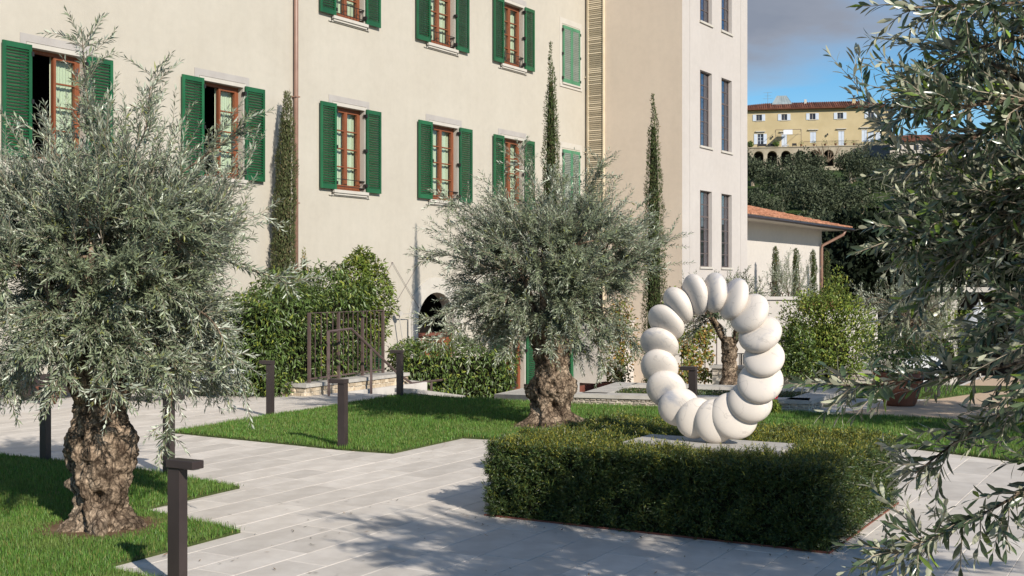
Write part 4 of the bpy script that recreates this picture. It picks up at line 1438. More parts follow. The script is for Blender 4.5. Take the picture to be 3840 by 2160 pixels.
olive('silvery olive with a holed lumpy trunk on the middle lawn beside the ring sculpture', (.575, 17.1, -.03), 1.20,
      [(0, .37), (.12, .33), (.25, .285), (.42, .30), (.58, .335), (.72, .29), (.88, .245), (1.05, .24), (1.22, .27)],
      [(math.pi * 1.0, .56, .10, .40, .13), (-.25, .14, .16, .40, .12), (-math.pi / 2 + .05, .34, -.14, .30, .14), (-math.pi / 2 + .0, .66, -.08, .14, .06), (-.1, .62, .06, .4, .12), (math.pi * 1.15, .1, .10, .35, .1),
       (-math.pi / 2 - .4, .08, .08, .3, .1)],
      (.60, 17.1, 2.10), (1.22, 1.22, 1.08), 23, nl=10, nb=84, nt=24, L0=.088, W0=.0195, spacing=.032, twig=(.28, .58), shoots=150, skirt=(11, 1.75, 1.12, 1.12), shootL=(.6, 1.15), lowcut=-.93, shoot_up=(1.0, 1.0, .75),
      boughs=[([(0, 17, 2.2), (-.6, 16.8, 2.4), (-1.35, 16.7, 2.55)], .010, 22, .4),
              ([(0, 17, 2.4), (-.5, 16.8, 3.0), (-.95, 16.7, 3.3)], .010, 22, .4),
              ([(0, 17, 1.9), (-.7, 16.8, 1.75), (-1.2, 16.6, 1.55)], .010, 42, .4), ([(0, 17, 1.8), (-.6, 16.7, 1.55), (-1.0, 16.5, 1.3)], .010, 36, .4),
              ([(.4, 17, 2.8), (.3, 16.9, 3.5), (.1, 16.8, 3.85)], .010, 22, .45),
              ([(.9, 17, 2.8), (1.1, 16.9, 3.4), (1.25, 16.8, 3.75)], .010, 22, .45),
              ([(1.2, 17, 2.2), (1.65, 16.8, 2.4), (1.95, 16.7, 2.5)], .010, 22, .38),
              ([(1.2, 17, 1.8), (1.5, 16.8, 1.5), (1.75, 16.6, 1.15)], .010, 28, .38),
              ([(1.0, 17, 1.6), (1.2, 16.8, 1.2), (1.35, 16.7, .85)], .010, 22, .38)])
# the olive close to the camera, its trunk outside the picture
olive('large dark green olive tree close by, its leafy boughs hanging in over the clipped hedge', (3.75, 4.7, -.03), 1.25,
      [(0, .30), (.2, .24), (.6, .22), (1.0, .22), (1.28, .26)], [], (3.52, 4.85, 2.2), (2.02, 1.75, 1.42), 31, nl=10, nb=180, nt=22, L0=.078, W0=.0205, spacing=.032, twig=(.22, .48), shoots=120,
      shootL=(.35, .65), mat='olive_dark', fine=True, lowcut=-.93, droop=.55, single=300, nu=48,
      boughs=[([(2.9, 4.9, 2.1), (2.2, 4.75, 1.75), (1.75, 4.6, 1.66), (1.25, 4.5, 1.63)], .011, 44, .24),
              ([(2.9, 4.8, 1.9), (2.3, 4.6, 1.45), (1.85, 4.5, 1.18), (1.42, 4.4, 1.02)], .011, 50, .30),
              ([(3.0, 4.7, 1.9), (2.4, 4.5, 1.30), (2.0, 4.35, .98)], .010, 22, .26),
              ([(2.9, 5.0, 2.6), (2.2, 4.95, 2.45), (1.8, 4.9, 2.28), (1.58, 4.85, 2.2)], .012, 34, .34),
              ([(2.9, 5.0, 2.9), (2.2, 5.0, 2.75), (1.85, 4.95, 2.6), (1.66, 4.9, 2.5)], .012, 34, .34),
              ([(2.7, 5.0, 2.9), (2.15, 4.9, 3.05), (1.8, 4.85, 2.95), (1.6, 4.8, 2.76)], .011, 30, .32),
              ([(2.7, 4.9, 3.2), (2.2, 4.8, 3.15), (1.85, 4.7, 3.12), (1.52, 4.6, 3.08)], .011, 26, .30),
              ([(2.6, 4.9, 2.9), (2.05, 4.8, 3.3), (1.98, 4.7, 3.9)], .014, 22, .32),
              ([(3.0, 4.8, 2.3), (2.4, 4.7, 2.05), (1.9, 4.6, 1.9)], .011, 40, .34),
              ([(3.0, 4.9, 2.2), (2.5, 4.8, 1.85), (2.05, 4.7, 1.55)], .011, 40, .34),
              ([(3.0, 4.7, 2.1), (2.5, 4.6, 1.6), (2.1, 4.5, 1.3)], .011, 40, .32),
              ([(3.0, 4.6, 1.9), (2.5, 4.5, 1.45), (2.15, 4.4, 1.1)], .011, 36, .30),
              ([(3.0, 5.1, 2.5), (2.3, 5.1, 2.3), (1.75, 5.0, 2.05)], .011, 42, .34),
              ([(3.0, 5.0, 2.8), (2.4, 4.9, 2.6), (1.95, 4.8, 2.35)], .011, 42, .34),
              ([(2.9, 5.0, 3.1), (2.4, 4.9, 2.95), (2.0, 4.8, 2.7)], .011, 36, .32),
              ([(2.8, 4.8, 2.0), (2.3, 4.65, 1.75), (1.7, 4.55, 1.42), (1.52, 4.5, 1.3)], .010, 34, .28)])


# ------------------------------------------------------------------ grass
def grass():
    r = np.random.default_rng(99)
    P = []
    H = []

    def scatter(poly, dens_fn, bounds, hh):
        x0, x1, y0, y1 = bounds
        n = int((x1 - x0) * (y1 - y0) * dens_fn[0])
        x = r.uniform(x0, x1, n); y = r.uniform(y0, y1, n)
        k = inside(x + r.normal(0, .018, n), y + r.normal(0, .018, n), [tuple(v) for v in poly])
        for (tx, ty, trr) in ((-3.40, 9.86, .47), (.575, 17.1, .60)):
            k &= np.hypot(x - tx, y - ty) > trr * r.uniform(.8, 1.15, n)
        d = np.clip((dens_fn[1] / np.maximum(y, 1)) ** 2, .12, 1)
        k &= r.random(n) < d
        k &= (np.abs(x) < y * .47 + .3)
        P.append(np.stack([x[k], y[k]], 1)); H.append(np.full(k.sum(), hh))
    scatter(LAWN_L, (9000, 10.0), (-8, -1.2, 6.5, 15), .044)
    scatter(LAWN_M, (5200, 15.0), (-5, 9, 10, 22.5), .050)
    scatter(LAWN_M2, (900, 24.0), (2, 9, 18, 25), .05)
    P_ = np.concatenate(P); H_ = np.concatenate(H)
    n = len(P_)
    patch = np.array([noise.noise(Vector((float(a) * 1.1, float(b) * 1.1, 0))) for a, b in P_[::1]]) if n < 400000 else np.zeros(n)
    H_ = H_ * r.uniform(.55, 1.3, n) * (1 + .35 * patch)
    H_ = np.where(r.random(n) < .012, H_ * 1.7, H_)
    az = r.uniform(0, 6.283, n)
    lean = np.abs(r.normal(0, .42, n))
    tip = np.stack([np.cos(az) * lean * H_, np.sin(az) * lean * H_, H_ * np.sqrt(np.maximum(.1, 1 - lean ** 2 * .5))], 1)
    w = r.uniform(.0014, .0027, n) * np.clip(P_[:, 1] / 10, 1, 2.2)
    a2 = az + math.pi / 2 + r.normal(0, .5, n)
    sd = np.stack([np.cos(a2) * w, np.sin(a2) * w, np.zeros(n)], 1)
    B = np.concatenate([P_, np.full((n, 1), .018)], 1)
    mid = B + tip * .5 + np.stack([-np.cos(az) * lean * H_ * .12, -np.sin(az) * lean * H_ * .12, H_ * .06], 1)
    V = np.stack([B - sd, B + sd, mid + sd * .7, mid - sd * .7, B + tip], 1).reshape(-1, 3)
    b = np.arange(n)[:, None] * 5
    o = np_mesh('grass', V, [b + [[3, 2, 4]], b + [[0, 1, 2, 3]]], M['grass'])
    o['kind'] = 'stuff'
    print('grass', n)


grass()


for (tx, ty, trr) in ((-3.40, 9.86, .52), (.575, 17.1, .66)):
    rs_ = random.Random(int(ty))
    ring_ = [(tx + math.cos(a) * trr * rs_.uniform(.85, 1.2), ty + math.sin(a) * trr * rs_.uniform(.85, 1.2)) for a in np.linspace(0, 6.283, 40)[:-1]]
    o = MB().prism(ring_, .0, .030).build('bare_soil', M['soil'])
    o['kind'] = 'structure'

# ------------------------------------------------------------------ clipped yew hedge round the plinth
def yew_hedge():
    r = np.random.default_rng(5)
    root = empty('box_hedge', (*qp(10.2, -3.9), 0))
    tag(root, 'low square clipped yew hedge surrounding the plinth of the white ring', 'hedge')
    q0, q1, p0, p1, h = 8.99, 11.40, -5.40, -2.39, .635
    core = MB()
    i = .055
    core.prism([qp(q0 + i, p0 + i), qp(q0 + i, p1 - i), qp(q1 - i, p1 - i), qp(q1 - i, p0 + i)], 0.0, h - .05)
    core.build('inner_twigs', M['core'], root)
    PL = (9.60, 10.27, -4.39, -2.96)
    Ps, Ns = [], []

    def add(n, f):
        p, nn = f(n); Ps.append(p); Ns.append(nn)

    def side(qa, pa, qb, pb, nq, np_):
        def f(n):
            t = r.random(n); z = r.random(n) ** .9 * h
            P = np.stack([D1[0] * (qa + (qb - qa) * t) + D2[0] * (pa + (pb - pa) * t), D1[1] * (qa + (qb - qa) * t) + D2[1] * (pa + (pb - pa) * t), z], 1)
            nv = D1 * nq + D2 * np_
            return P, np.tile([nv[0], nv[1], .25], (n, 1))
        return f
    add(10500, side(q0, p0, q0, p1, -1, 0))
    add(5200, side(q0, p0, q1, p0, 0, -1))
    add(4600, side(q0, p1, q1, p1, 0, 1))

    def topf(n):
        q = r.uniform(q0, q1, n); p = r.uniform(p0, p1, n)
        k = ~((q > PL[0]) & (q < PL[1]) & (p > PL[2]) & (p < PL[3]))
        q, p = q[k], p[k]
        m = len(q)
        return np.stack([D1[0] * q + D2[0] * p, D1[1] * q + D2[1] * p, np.full(m, h)], 1), np.tile([0, 0, 1.0], (m, 1))
    add(20000, topf)
    P = np.concatenate(Ps); Nn = np.concatenate(Ns)
    n = len(P)
    bump = np.array([noise.fractal(Vector(v * 7.5), .8, 2, 3) for v in P])
    P = P + Nn * (bump * .080 - .040 + r.normal(0, .014, n))[:, None]
    D = norm(Nn * .7 + np.array([0, 0, .25]) + r.normal(0, .62, (n, 3)))
    L = r.uniform(.042, .084, n) * (1 + .8 * (r.random(n) < .012))
    V, T = [], []
    A = norm(np.cross(D, r.normal(0, 1, (n, 3))))
    k = 0
    for t, sg in ((.05, 1), (.05, -1), (.28, 1), (.28, -1), (.5, 1), (.5, -1), (.72, 1), (.72, -1), (.9, 0)):
        b = P + D * (L * t)[:, None]
        d = norm(D * (.75 + .3 * t) + A * sg + r.normal(0, .18, (n, 3)))
        ln = (L * r.uniform(.30, .46, n) * (1.1 - .35 * t))[:, None]
        w = norm(np.cross(d, A + D * .7 + r.normal(0, .4, (n, 3)))) * .0040
        V.append(np.stack([b - w, b + w, b + d * ln], 1))
    V = np.stack(V, 1).reshape(-1, 3)
    F = np.arange(len(V)).reshape(-1, 3)
    top_i = np.repeat(np.repeat(Nn[:, 2] > .9, 9), 1)
    for nm, mt, kk in (('foliage', 'yew', ~top_i), ('top_shoots', 'yew_top', top_i)):
        o = np_mesh(nm, V.reshape(-1, 3, 3)[kk].reshape(-1, 3), np.arange(3 * kk.sum()).reshape(-1, 3), M[mt], root)
        o['kind'] = 'stuff'
    ed = MB()
    e = .012
    for a, b in (((q0 - e, p0 - e), (q0 - e, p1 + e)), ((q0 - e, p1 + e), (q1, p1 + e))):
        pa, pb = qp(*a), qp(*b)
        m = (pa + pb) / 2; d = pb - pa; l = np.linalg.norm(d); d /= l
        ed.box((*m, .004), (l, .006, .022), [np.array([*d, 0]), np.array([d[1], -d[0], 0]), UP])
    ed.build('metal_edging', M['corten'], root)


yew_hedge()


# ------------------------------------------------------------------ leafy hedges, shrubs, cypresses
def leaf_mass(name, label, cat, base, shell, n, L0, W0, mat, seed, droop=.4, group=None, core=None, stem=None, lump=.18, lfreq=1.4, fill=.3, up=.0):
    """shell(r, n) gives points on the plant's outline with outward directions"""
    r = np.random.default_rng(seed)
    root = empty(name, base)
    tag(root, label, cat, group)
    P, N_ = shell(r, n)
    m = len(P)
    b = np.array([noise.fractal(Vector(v * lfreq), .9, 2, 3) for v in P])
    depth = -np.abs(r.normal(0, fill, m))
    P = P + N_ * (b * lump + depth)[:, None]
    D = norm(N_ * .55 + r.normal(0, .55, (m, 3)) + np.array([0, 0, -droop + up]))
    nn = norm(N_ * .6 + np.array([0, 0, .6]) + r.normal(0, .35, (m, 3)))
    L = L0 * r.uniform(.6, 1.3, m)
    V, F = leaf_small(P, D, nn, L, L * W0 / L0 * r.uniform(.8, 1.2, m), .2)
    o = np_mesh('foliage', V, F, M[mat], root)
    o['kind'] = 'stuff'
    if core: core(root)
    if stem: stem(root)
    return root


def box_shell(c, u, v, hu, hv, z0, z1, topfn=None):
    c, u, v = np.array(c), np.array(u), np.array(v)

    def f(r, n):
        A = [2 * hv * (z1 - z0), 2 * hv * (z1 - z0), 2 * hu * (z1 - z0), 2 * hu * (z1 - z0), 4 * hu * hv]
        w = r.choice(5, n, p=np.array(A) / sum(A))
        a = r.uniform(-1, 1, n); b = r.uniform(-1, 1, n); z = r.uniform(z0, z1, n)
        P = np.zeros((n, 3)); N_ = np.zeros((n, 3))
        su = np.where(w == 0, -1, np.where(w == 1, 1, a)); sv = np.where(w == 2, -1, np.where(w == 3, 1, b))
        P[:, :2] = c + u * (su * hu)[:, None] + v * (sv * hv)[:, None]
        zt = z1 if topfn is None else z1 + topfn(su, sv)
        P[:, 2] = np.where(w == 4, zt, z0 + (z - z0) / (z1 - z0) * (zt - z0))
        N_[w == 0, :2] = -u; N_[w == 1, :2] = u; N_[w == 2, :2] = -v; N_[w == 3, :2] = v; N_[w == 4, 2] = 1
        return P, N_
    return f


def ell_shell(c, rad, low=-1.0):
    def f(r, n):
        u = norm(r.normal(0, 1, (n, 3)))
        u[:, 2] = np.where(u[:, 2] < low, -u[:, 2], u[:, 2])
        P = np.array(c) + u * np.array(rad)
        return P, norm(u / np.array(rad))
    return f


def ell_mesh(c, rad, nu=14, nv=8):
    V, F = [], []
    for i in range(nv + 1):
        ph = -math.pi / 2 + math.pi * i / nv
        for k in range(nu):
            t = 2 * math.pi * k / nu
            V.append((c[0] + rad[0] * math.cos(ph) * math.cos(t), c[1] + rad[1] * math.cos(ph) * math.sin(t), c[2] + rad[2] * math.sin(ph)))
    for i in range(nv):
        for k in range(nu): F.append((i * nu + k, i * nu + (k + 1) % nu, (i + 1) * nu + (k + 1) % nu, (i + 1) * nu + k))
    return V, np.array(F)


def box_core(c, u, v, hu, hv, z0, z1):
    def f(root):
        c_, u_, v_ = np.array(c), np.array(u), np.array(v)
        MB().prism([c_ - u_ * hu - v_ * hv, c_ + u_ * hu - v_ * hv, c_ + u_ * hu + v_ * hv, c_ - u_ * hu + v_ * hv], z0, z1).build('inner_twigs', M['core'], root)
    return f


fu, fv = fdir, np.array([fdir[1], -fdir[0]])
hc = (F0 + F1) / 2 - fv * 1.0 - fu * .35
leaf_mass('laurel_hedge', 'tall bushy laurel hedge with glossy leaves behind the brown railing', 'hedge', (*hc, 0), box_shell(hc, fu, fv, 1.95, .85, .05, 2.05, lambda a, b: .20 * np.sin(a * 4 + 1) + .15 * np.sin(a * 9) + .12 * a),
          17000, .115, .034, 'laurel', 41, droop=.55, core=box_core(hc, fu, fv, 1.65, .55, 0, 1.7), lump=.25, lfreq=1.3, fill=.14)
bc = F1 - fv * .65 + fu * .25
leaf_mass('laurel_bush', 'bright yellow green laurel bush rising above the end of the hedge against the wall', 'shrub', (*bc, 0), ell_shell((*bc, 1.75), (.62, .62, 1.15)), 5200, .115, .036, 'shrub', 42, droop=.2,
          core=lambda root: np_mesh('inner_twigs', *ell_mesh((*bc, 1.5), (.25, .25, .7)), M['core'], root), lump=.3, fill=.15)

lc = np.array([-1.35, 27.1])
lu = np.array([.93, .37]); lv = np.array([.37, -.93])
leaf_mass('laurel_hedge', 'lower laurel hedge with yellowish young shoots, right of the railing and below the arch', 'hedge', (*lc, -1.2), box_shell(lc, lu, lv, 1.35, .6, -1.2, .74, lambda a, b: -.28 * (a > .2) * (a - .2) + .12 * np.sin(a * 7)),
          10500, .115, .034, 'laurel', 43, droop=.5, core=box_core(lc, lu, lv, 1.1, .38, -1.2, .40), lump=.2, fill=.13)


def cypress(label, x, y, z0, h, prof, n, seed, L0=.05, lean=(0, 0), group=None, name='cypress_tree', wisp=14, pot=None, mat='cypress'):
    r = np.random.default_rng(seed)
    root = empty(name, (x, y, z0))
    tag(root, label, 'cypress', group)
    ts = np.array([p[0] for p in prof]); rs = np.array([p[1] for p in prof])
    fine = np.linspace(0, 1, 200)
    w = np.interp(fine, ts, rs) + .02
    cdf = np.cumsum(w); cdf /= cdf[-1]
    t = np.interp(r.random(n), cdf, fine)
    a = r.uniform(0, 6.283, n)
    wob = np.array([noise.noise(Vector((float(tt) * h * 1.6 + seed, 0, 0))) for tt in t])
    wo2 = np.array([noise.noise(Vector((0, float(tt) * h * 1.6 + seed, 5))) for tt in t])
    lump = np.array([noise.noise(Vector((math.cos(aa) * 1.5, math.sin(aa) * 1.5, float(tt) * h * 2.6 + seed))) for tt, aa in zip(t, a)])
    R_ = np.interp(t, ts, rs) * (1 + .38 * lump) * np.sqrt(r.uniform(.45, 1.1, n))
    cx = x + lean[0] * t * h + wob * .05 * np.minimum(1, t * 3); cy = y + lean[1] * t * h + wo2 * .05 * np.minimum(1, t * 3)
    P = np.stack([cx + R_ * np.cos(a), cy + R_ * np.sin(a), z0 + t * h], 1)
    out = np.stack([np.cos(a), np.sin(a), np.zeros(n)], 1)
    D = norm(out * .45 + np.array([0, 0, .9]) + r.normal(0, .38, (n, 3)))
    nn = norm(out + r.normal(0, .4, (n, 3)))
    L = L0 * r.uniform(.6, 1.4, n)
    V, F = leaf_small(P, D, nn, L, L * .30, .05)
    o = np_mesh('foliage', V, F, M[mat], root); o['kind'] = 'stuff'
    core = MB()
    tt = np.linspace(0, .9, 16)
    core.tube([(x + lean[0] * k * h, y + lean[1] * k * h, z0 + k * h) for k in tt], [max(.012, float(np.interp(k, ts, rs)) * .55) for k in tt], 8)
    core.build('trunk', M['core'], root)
    return root


cypress('broad faded cypress column close against the palazzo wall beside the brown downpipe', -5.31, 27.27, -.2, 6.7, [(0, .2), (.1, .27), (.45, .275), (.75, .22), (.9, .14), (1, .035)], 21000, 51, .06, (.026, .01), mat='cypress_faded')
cypress('tall thin cypress with a ragged tip rising behind the middle olive tree', .87, 26.4, -1.2, 8.62, [(0, .26), (.2, .28), (.5, .25), (.62, .21), (.8, .145), (.9, .075), (.96, .025), (1, .012)], 18000, 52, .055, (-.001, 0))
cypress('slim dark cypress standing before the blank side wall of the tower', 3.42, 28.6, -1.2, 7.85, [(0, .24), (.25, .28), (.5, .26), (.7, .205), (.88, .11), (.95, .04), (1, .012)], 16000, 53, .055, (-.004, 0))
cypress('small reddish conifer tip poking up beside the yellow green laurel', -4.72, 27.1, .6, 2.3, [(0, .12), (.5, .12), (.8, .08), (1, .015)], 1600, 54, .05, (0, 0), mat='vine')


# planters with slender cypresses on the annex terrace
def planter(name, label, c, fr_ax, size, cat='planter', group=None, mat='corten'):
    root = empty(name, c); tag(root, label, cat, group)
    sx, sy, sz = size
    ax = fr_ax
    t = .03
    c = np.array(c)
    mb = MB()
    mb.box(c + ax[1] * (sy / 2 - t / 2) + UP * sz / 2, (sx, t, sz), ax); mb.box(c - ax[1] * (sy / 2 - t / 2) + UP * sz / 2, (sx, t, sz), ax)
    mb.box(c + ax[0] * (sx / 2 - t / 2) + UP * sz / 2, (t, sy - 2 * t, sz), ax); mb.box(c - ax[0] * (sx / 2 - t / 2) + UP * sz / 2, (t, sy - 2 * t, sz), ax)
    mb.box(c + UP * .04, (sx - 2 * t, sy - 2 * t, .05), ax)
    mb.build('box', M[mat], root)
    MB().box(c + UP * (sz - .06), (sx - 2 * t - .002, sy - 2 * t - .002, .04), ax).build('soil', M['soil'], root)
    return root


ordn = ['hidden half behind the tower corner', 'nearest the tower corner', 'middle of the row', 'beside the arched niche']
for i, u in enumerate((-9.65, -7.05, -4.65, -2.62)):
    c = ANX.pt(u, .9, 1.15)
    planter('planter_box', 'square rust brown planter box on the annex terrace, ' + ordn[i], c, ANX.ax, (.78, .70, .46), 'planter', 'rust planters on the annex terrace')
    cypress('slender trained cypress on the annex terrace, ' + ordn[i], c[0], c[1], 1.26, 2.55, [(0, .20), (.12, .21), (.25, .15), (.8, .13), (.95, .09), (1, .02)], 2600, 60 + i, .085, (0, 0), 'slender cypresses before the annex', mat='cypress')
planter('planter_box', 'long rust brown planter at the palazzo foot just right of the middle olive trunk', (1.75, 33.6, -1.2), [np.array([*FD, 0]), np.array([*FN, 0]), UP], (1.5, .6, .47))
planter('planter_box', 'rust brown planter with a climbing vine, at the foot of the tower side wall', (3.05, 33.9, -1.2), [np.array([*D2, 0]), np.array([*D1, 0]), UP], (1.2, .6, .5))
leaf_mass('vine', 'autumn coloured climbing vine growing from the rust planter by the tower', 'vine', (3.05, 34, -.8), ell_shell((3.05, 34.0, .4), (.55, .5, 1.25)), 2300, .10, .055, 'vine', 71, droop=.3, lump=.3, fill=.3)

# shrubs and trees behind the sculpture
def stem_of(x, y, z0, z1, r0, r1, mat='bark', name='trunk', lean=0.0):
    def f(root):
        rr = random.Random(int(x * 100))
        pts = [(x + rr.uniform(-.04, .04) + lean * k / 5, y + rr.uniform(-.04, .04), z0 + (z1 - z0) * k / 5) for k in range(6)]
        MB().tube(pts, list(np.linspace(r0, r1, 6)), 10).build(name, M[mat], root, True)
    return f


olive('small round olive tree with dark crown seen through the hole of the ring', (4.45, 24.4, 0), 1.0, [(0, .17), (.3, .14), (.7, .15), (1.0, .16)], [], (4.3, 24.4, 1.45), (.95, .95, .72), 77, nl=6, nb=46, nt=10,
      L0=.07, W0=.022, spacing=.035, shoots=20, shootL=(.3, .6), mat='olive_dark', nu=32, lowcut=-.7)
olive('tall leafy olive tree further along the lawn, shading the gravel and the terracotta pot', (9.9, 13.1, 0), 1.7, [(0, .26), (.4, .2), (1.2, .19), (1.7, .22)], [], (9.9, 13.1, 3.9), (2.4, 2.2, 1.9), 91, nl=8, nb=110, nt=11,
      L0=.13, W0=.055, spacing=.05, twig=(.4, .7), shoots=30, shootL=(.5, .9), mat='olive_dark', nu=32)
rl_ = np.random.default_rng(55)
LQ = [(5.0, 9.6, -6.6, -1.0, 150), (8.6, 9.0, -5.8, -2.0, 60), (9.0, 11.8, -2.3, -1.6, 45), (6.0, 9.2, -8.4, -5.9, 40), (11.0, 13.4, -9.5, -7.8, 25)]
Pn = np.concatenate([np.stack([rl_.uniform(a, b, n), rl_.uniform(c, d, n)], 1) for a, b, c, d, n in LQ])
Pn = np.stack([D1[0] * Pn[:, 0] + D2[0] * Pn[:, 1], D1[1] * Pn[:, 0] + D2[1] * Pn[:, 1]], 1)
kk = ~inside(Pn[:, 0], Pn[:, 1], [tuple(v) for v in LAWN_L]) & ~inside(Pn[:, 0], Pn[:, 1], [tuple(v) for v in HEDGE])
Pn = Pn[kk]; n = len(Pn)
V, F = leaf_small(np.concatenate([Pn, np.full((n, 1), .009)], 1), rl_.normal(0, 1, (n, 3)) * [1, 1, .08], np.tile([.05, .05, 1.0], (n, 1)), rl_.uniform(.03, .06, n), rl_.uniform(.008, .014, n), -.12)
M['litter'] = mat_leaf('fallen_olive_leaf', (.10, .085, .045), (.16, .14, .09), .5, .05, warm=(.17, .10, .04), warm_at=.6)
np_mesh('leaf_litter', V, F, M['litter'])['kind'] = 'stuff'
# vine on a trellis behind the ring
vr = empty('vine_trellis', (4.3, 28.5, -1))
tag(vr, 'yellowing climbing vine on a wire trellis, seen through the hole of the ring', 'vine')
rv = np.random.default_rng(8)
n = 4200
P = np.stack([rv.uniform(3.55, 4.85, n), rv.normal(28.5, .10, n), rv.uniform(-.25, 2.0, n)], 1)
k = np.array([noise.fractal(Vector(v * 2.0), 1, 2, 3) for v in P]) + .25 > (P[:, 2] - .3) * .22
P = P[k]; n = len(P)
V, F = leaf_small(P, rv.normal(0, 1, (n, 3)) * [1, .4, 1] + [0, -.2, -.5], rv.normal(0, .4, (n, 3)) + [.2, -1, .3], rv.uniform(.05, .11, n), rv.uniform(.04, .07, n), .1)
np_mesh('foliage', V, F, M['vine'], vr)['kind'] = 'stuff'
mb = MB()
for x in np.linspace(3.5, 4.9, 6): mb.tube([(x, 28.55, -1.2), (x, 28.55, 2.05)], .012, 4)
for z in np.linspace(0, 2.0, 6): mb.tube([(3.5, 28.55, z), (4.9, 28.55, z)], .008, 4)
mb.build('trellis', M['rail'], vr)
bw = MB().box((5.6, 30.6, .25), (3.4, .3, 2.9)).box((5.6, 30.6, 1.74), (3.5, .4, .08))
tag(bw.build('garden_wall', M['annex']), 'plain cream garden wall with flat coping behind the small olive trunk', 'wall')
fr_ = empty('iron_fence', (5.25, 28.0, 0)); tag(fr_, 'short black iron railing beside the small olive trunk, seen through the ring', 'railing')
for i in range(7): MB().box((4.98 + i * .085, 28.0 - i * .02, .02), (.016, .016, .86)).build('bar', M['iron'], fr_)
for x in (4.96, 5.38): MB().box((x, 28.0, .02), (.035, .035, .9)).build('post', M['iron'], fr_)
MB().box((5.2, 27.99, .46), (.6, .02, .02)).build('top_rail', M['iron'], fr_)
# hedge bed and box hedges
hb = np.array([3.55, 20.9]); hu_ = np.array([.955, -.296]); hv_ = np.array([-.296, -.955])
leaf_mass('bed_hedge', 'low dark box hedge filling the walled bed behind the ring', 'hedge', (*hb, 0), box_shell(hb, hu_, hv_, 1.75, .42, 0, .17), 9000, .035, .016, 'yew', 81, droop=.0, core=box_core(hb, hu_, hv_, 1.65, .36, 0, .12), lump=.03, fill=.03, up=.3)
leaf_mass('green_bush', 'tall yellow green bush growing below the annex terrace, right of the ring', 'shrub', (6.9, 26.0, 0), ell_shell((6.9, 26.0, .85), (1.1, .9, 1.1), -.75), 11000, .08, .034, 'shrub', 82, droop=-.25,
          core=lambda root: np_mesh('inner_twigs', *ell_mesh((6.9, 26.2, .6), (.5, .35, .6)), M['core'], root), lump=.45, lfreq=2.2, fill=.34, up=.3)
leaf_mass('dark_shrub', 'dark shrub at the right edge of the ring, above the low walls', 'shrub', (6.0, 25.6, 0), ell_shell((6.05, 25.6, .55), (.62, .55, .7), -.8), 5200, .075, .03, 'laurel', 83, droop=-.1,
          core=lambda root: np_mesh('inner_twigs', *ell_mesh((6.05, 25.8, .4), (.22, .2, .3)), M['core'], root), lump=.4, lfreq=2.5, fill=.3, up=.2)
olive('pale young olive with thin open shoots in front of the annex planters', (8.4, 36.5, -.2), .9, [(0, .06), (.5, .05), (.9, .05)], [], (8.35, 36.5, 1.7), (.75, .7, .85), 84, nl=5, nb=16, nt=7, L0=.09, W0=.024, spacing=.05, shoots=26, shootL=(.5, .95), nu=16, lowcut=-.6)
olive('grey green olive tree half hidden behind the nearby dark olive boughs', (9.2, 27.5, 0), 1.1, [(0, .16), (.5, .13), (1.1, .15)], [], (9.1, 27.5, 1.25), (1.15, 1.0, .95), 85, nl=6, nb=42, nt=10, L0=.085, W0=.022, spacing=.042, shoots=40, shootL=(.4, .8), nu=24, lowcut=-.85)
leaf_mass('green_bush', 'yellow green bush behind the nearby olive boughs, beside the terracotta pot', 'shrub', (10.3, 28.5, 0), ell_shell((10.3, 28.5, .6), (.9, .7, .85), -.75), 3000, .08, .034, 'shrub', 86, droop=-.2,
          core=lambda root: np_mesh('inner_twigs', *ell_mesh((10.3, 28.7, .4), (.35, .25, .4)), M['core'], root), lump=.3, fill=.2, up=.3)
# terracotta pot, table under a white parasol and a cream kiosk behind the nearby olive
pot = empty('terracotta_pot', (6.6, 20.3, 0)); tag(pot, 'large terracotta pot on the beige gravel behind the olive boughs', 'pot')
MB().lathe((6.6, 20.3, 0), [(.24, 0), (.27, .05), (.37, .36), (.39, .46), (.44, .48), (.44, .57), (.40, .57), (.39, .50)], 28).build('pot', M['terracotta'], pot, True)
MB().lathe((6.6, 20.3, .47), [(.38, 0), (.37, .03)], 24).build('soil', M['soil'], pot)
leaf_mass('potted_shrub', 'bushy green shrub growing in the large terracotta pot', 'shrub', (6.6, 20.3, .6), ell_shell((6.6, 20.3, .88), (.55, .5, .42)), 1800, .07, .03, 'laurel', 88, lump=.2, fill=.2)
ks = empty('garden_kiosk', (11.2, 30.5, 0)); tag(ks, 'cream garden pavilion with a dark opening behind the olive boughs', 'building')
for kx in (10.75, 13.4): MB().box((kx, 30.5, .4), (.45, 2.2, 3.0)).build('pillar', M['annex'], ks)
MB().box((12.1, 31.4, .4), (2.2, .2, 2.9)).build('back_wall', M['interior'], ks)
MB().box((12.0, 30.4, 1.96), (3.5, 2.6, .12)).build('roof', M['coping'], ks)
pr = empty('parasol', (10.2, 26.0, 0)); tag(pr, 'closed white parasol glimpsed between the olive leaves', 'parasol')
MB().tube([(10.2, 26, 0), (10.2, 26, 1.75)], .025, 8).build('pole', M['coping'], pr)
MB().lathe((10.2, 26, 0), [(.40, 1.12), (.38, 1.2), (.26, 1.45), (.08, 1.62), (.03, 1.7)], 16).build('canopy', M['white_fabric'], pr, True)
tb = empty('side_table', (7.45, 22.0, 0)); tag(tb, 'small white table with dark legs on the gravel behind the olive boughs', 'table')
MB().box((7.45, 22, .72), (.7, .7, .04)).build('table_top', M['white_fabric'], tb)
for sx in (-1, 1):
    for sy in (-1, 1): MB().box((7.45 + .30 * sx, 22 + .34 * sy, .35), (.04, .04, .7)).build('leg', M['iron'], tb)
MB().box((7.45, 21.63, .48), (.7, .02, .44)).build('cloth_drop', M['white_fabric'], tb)
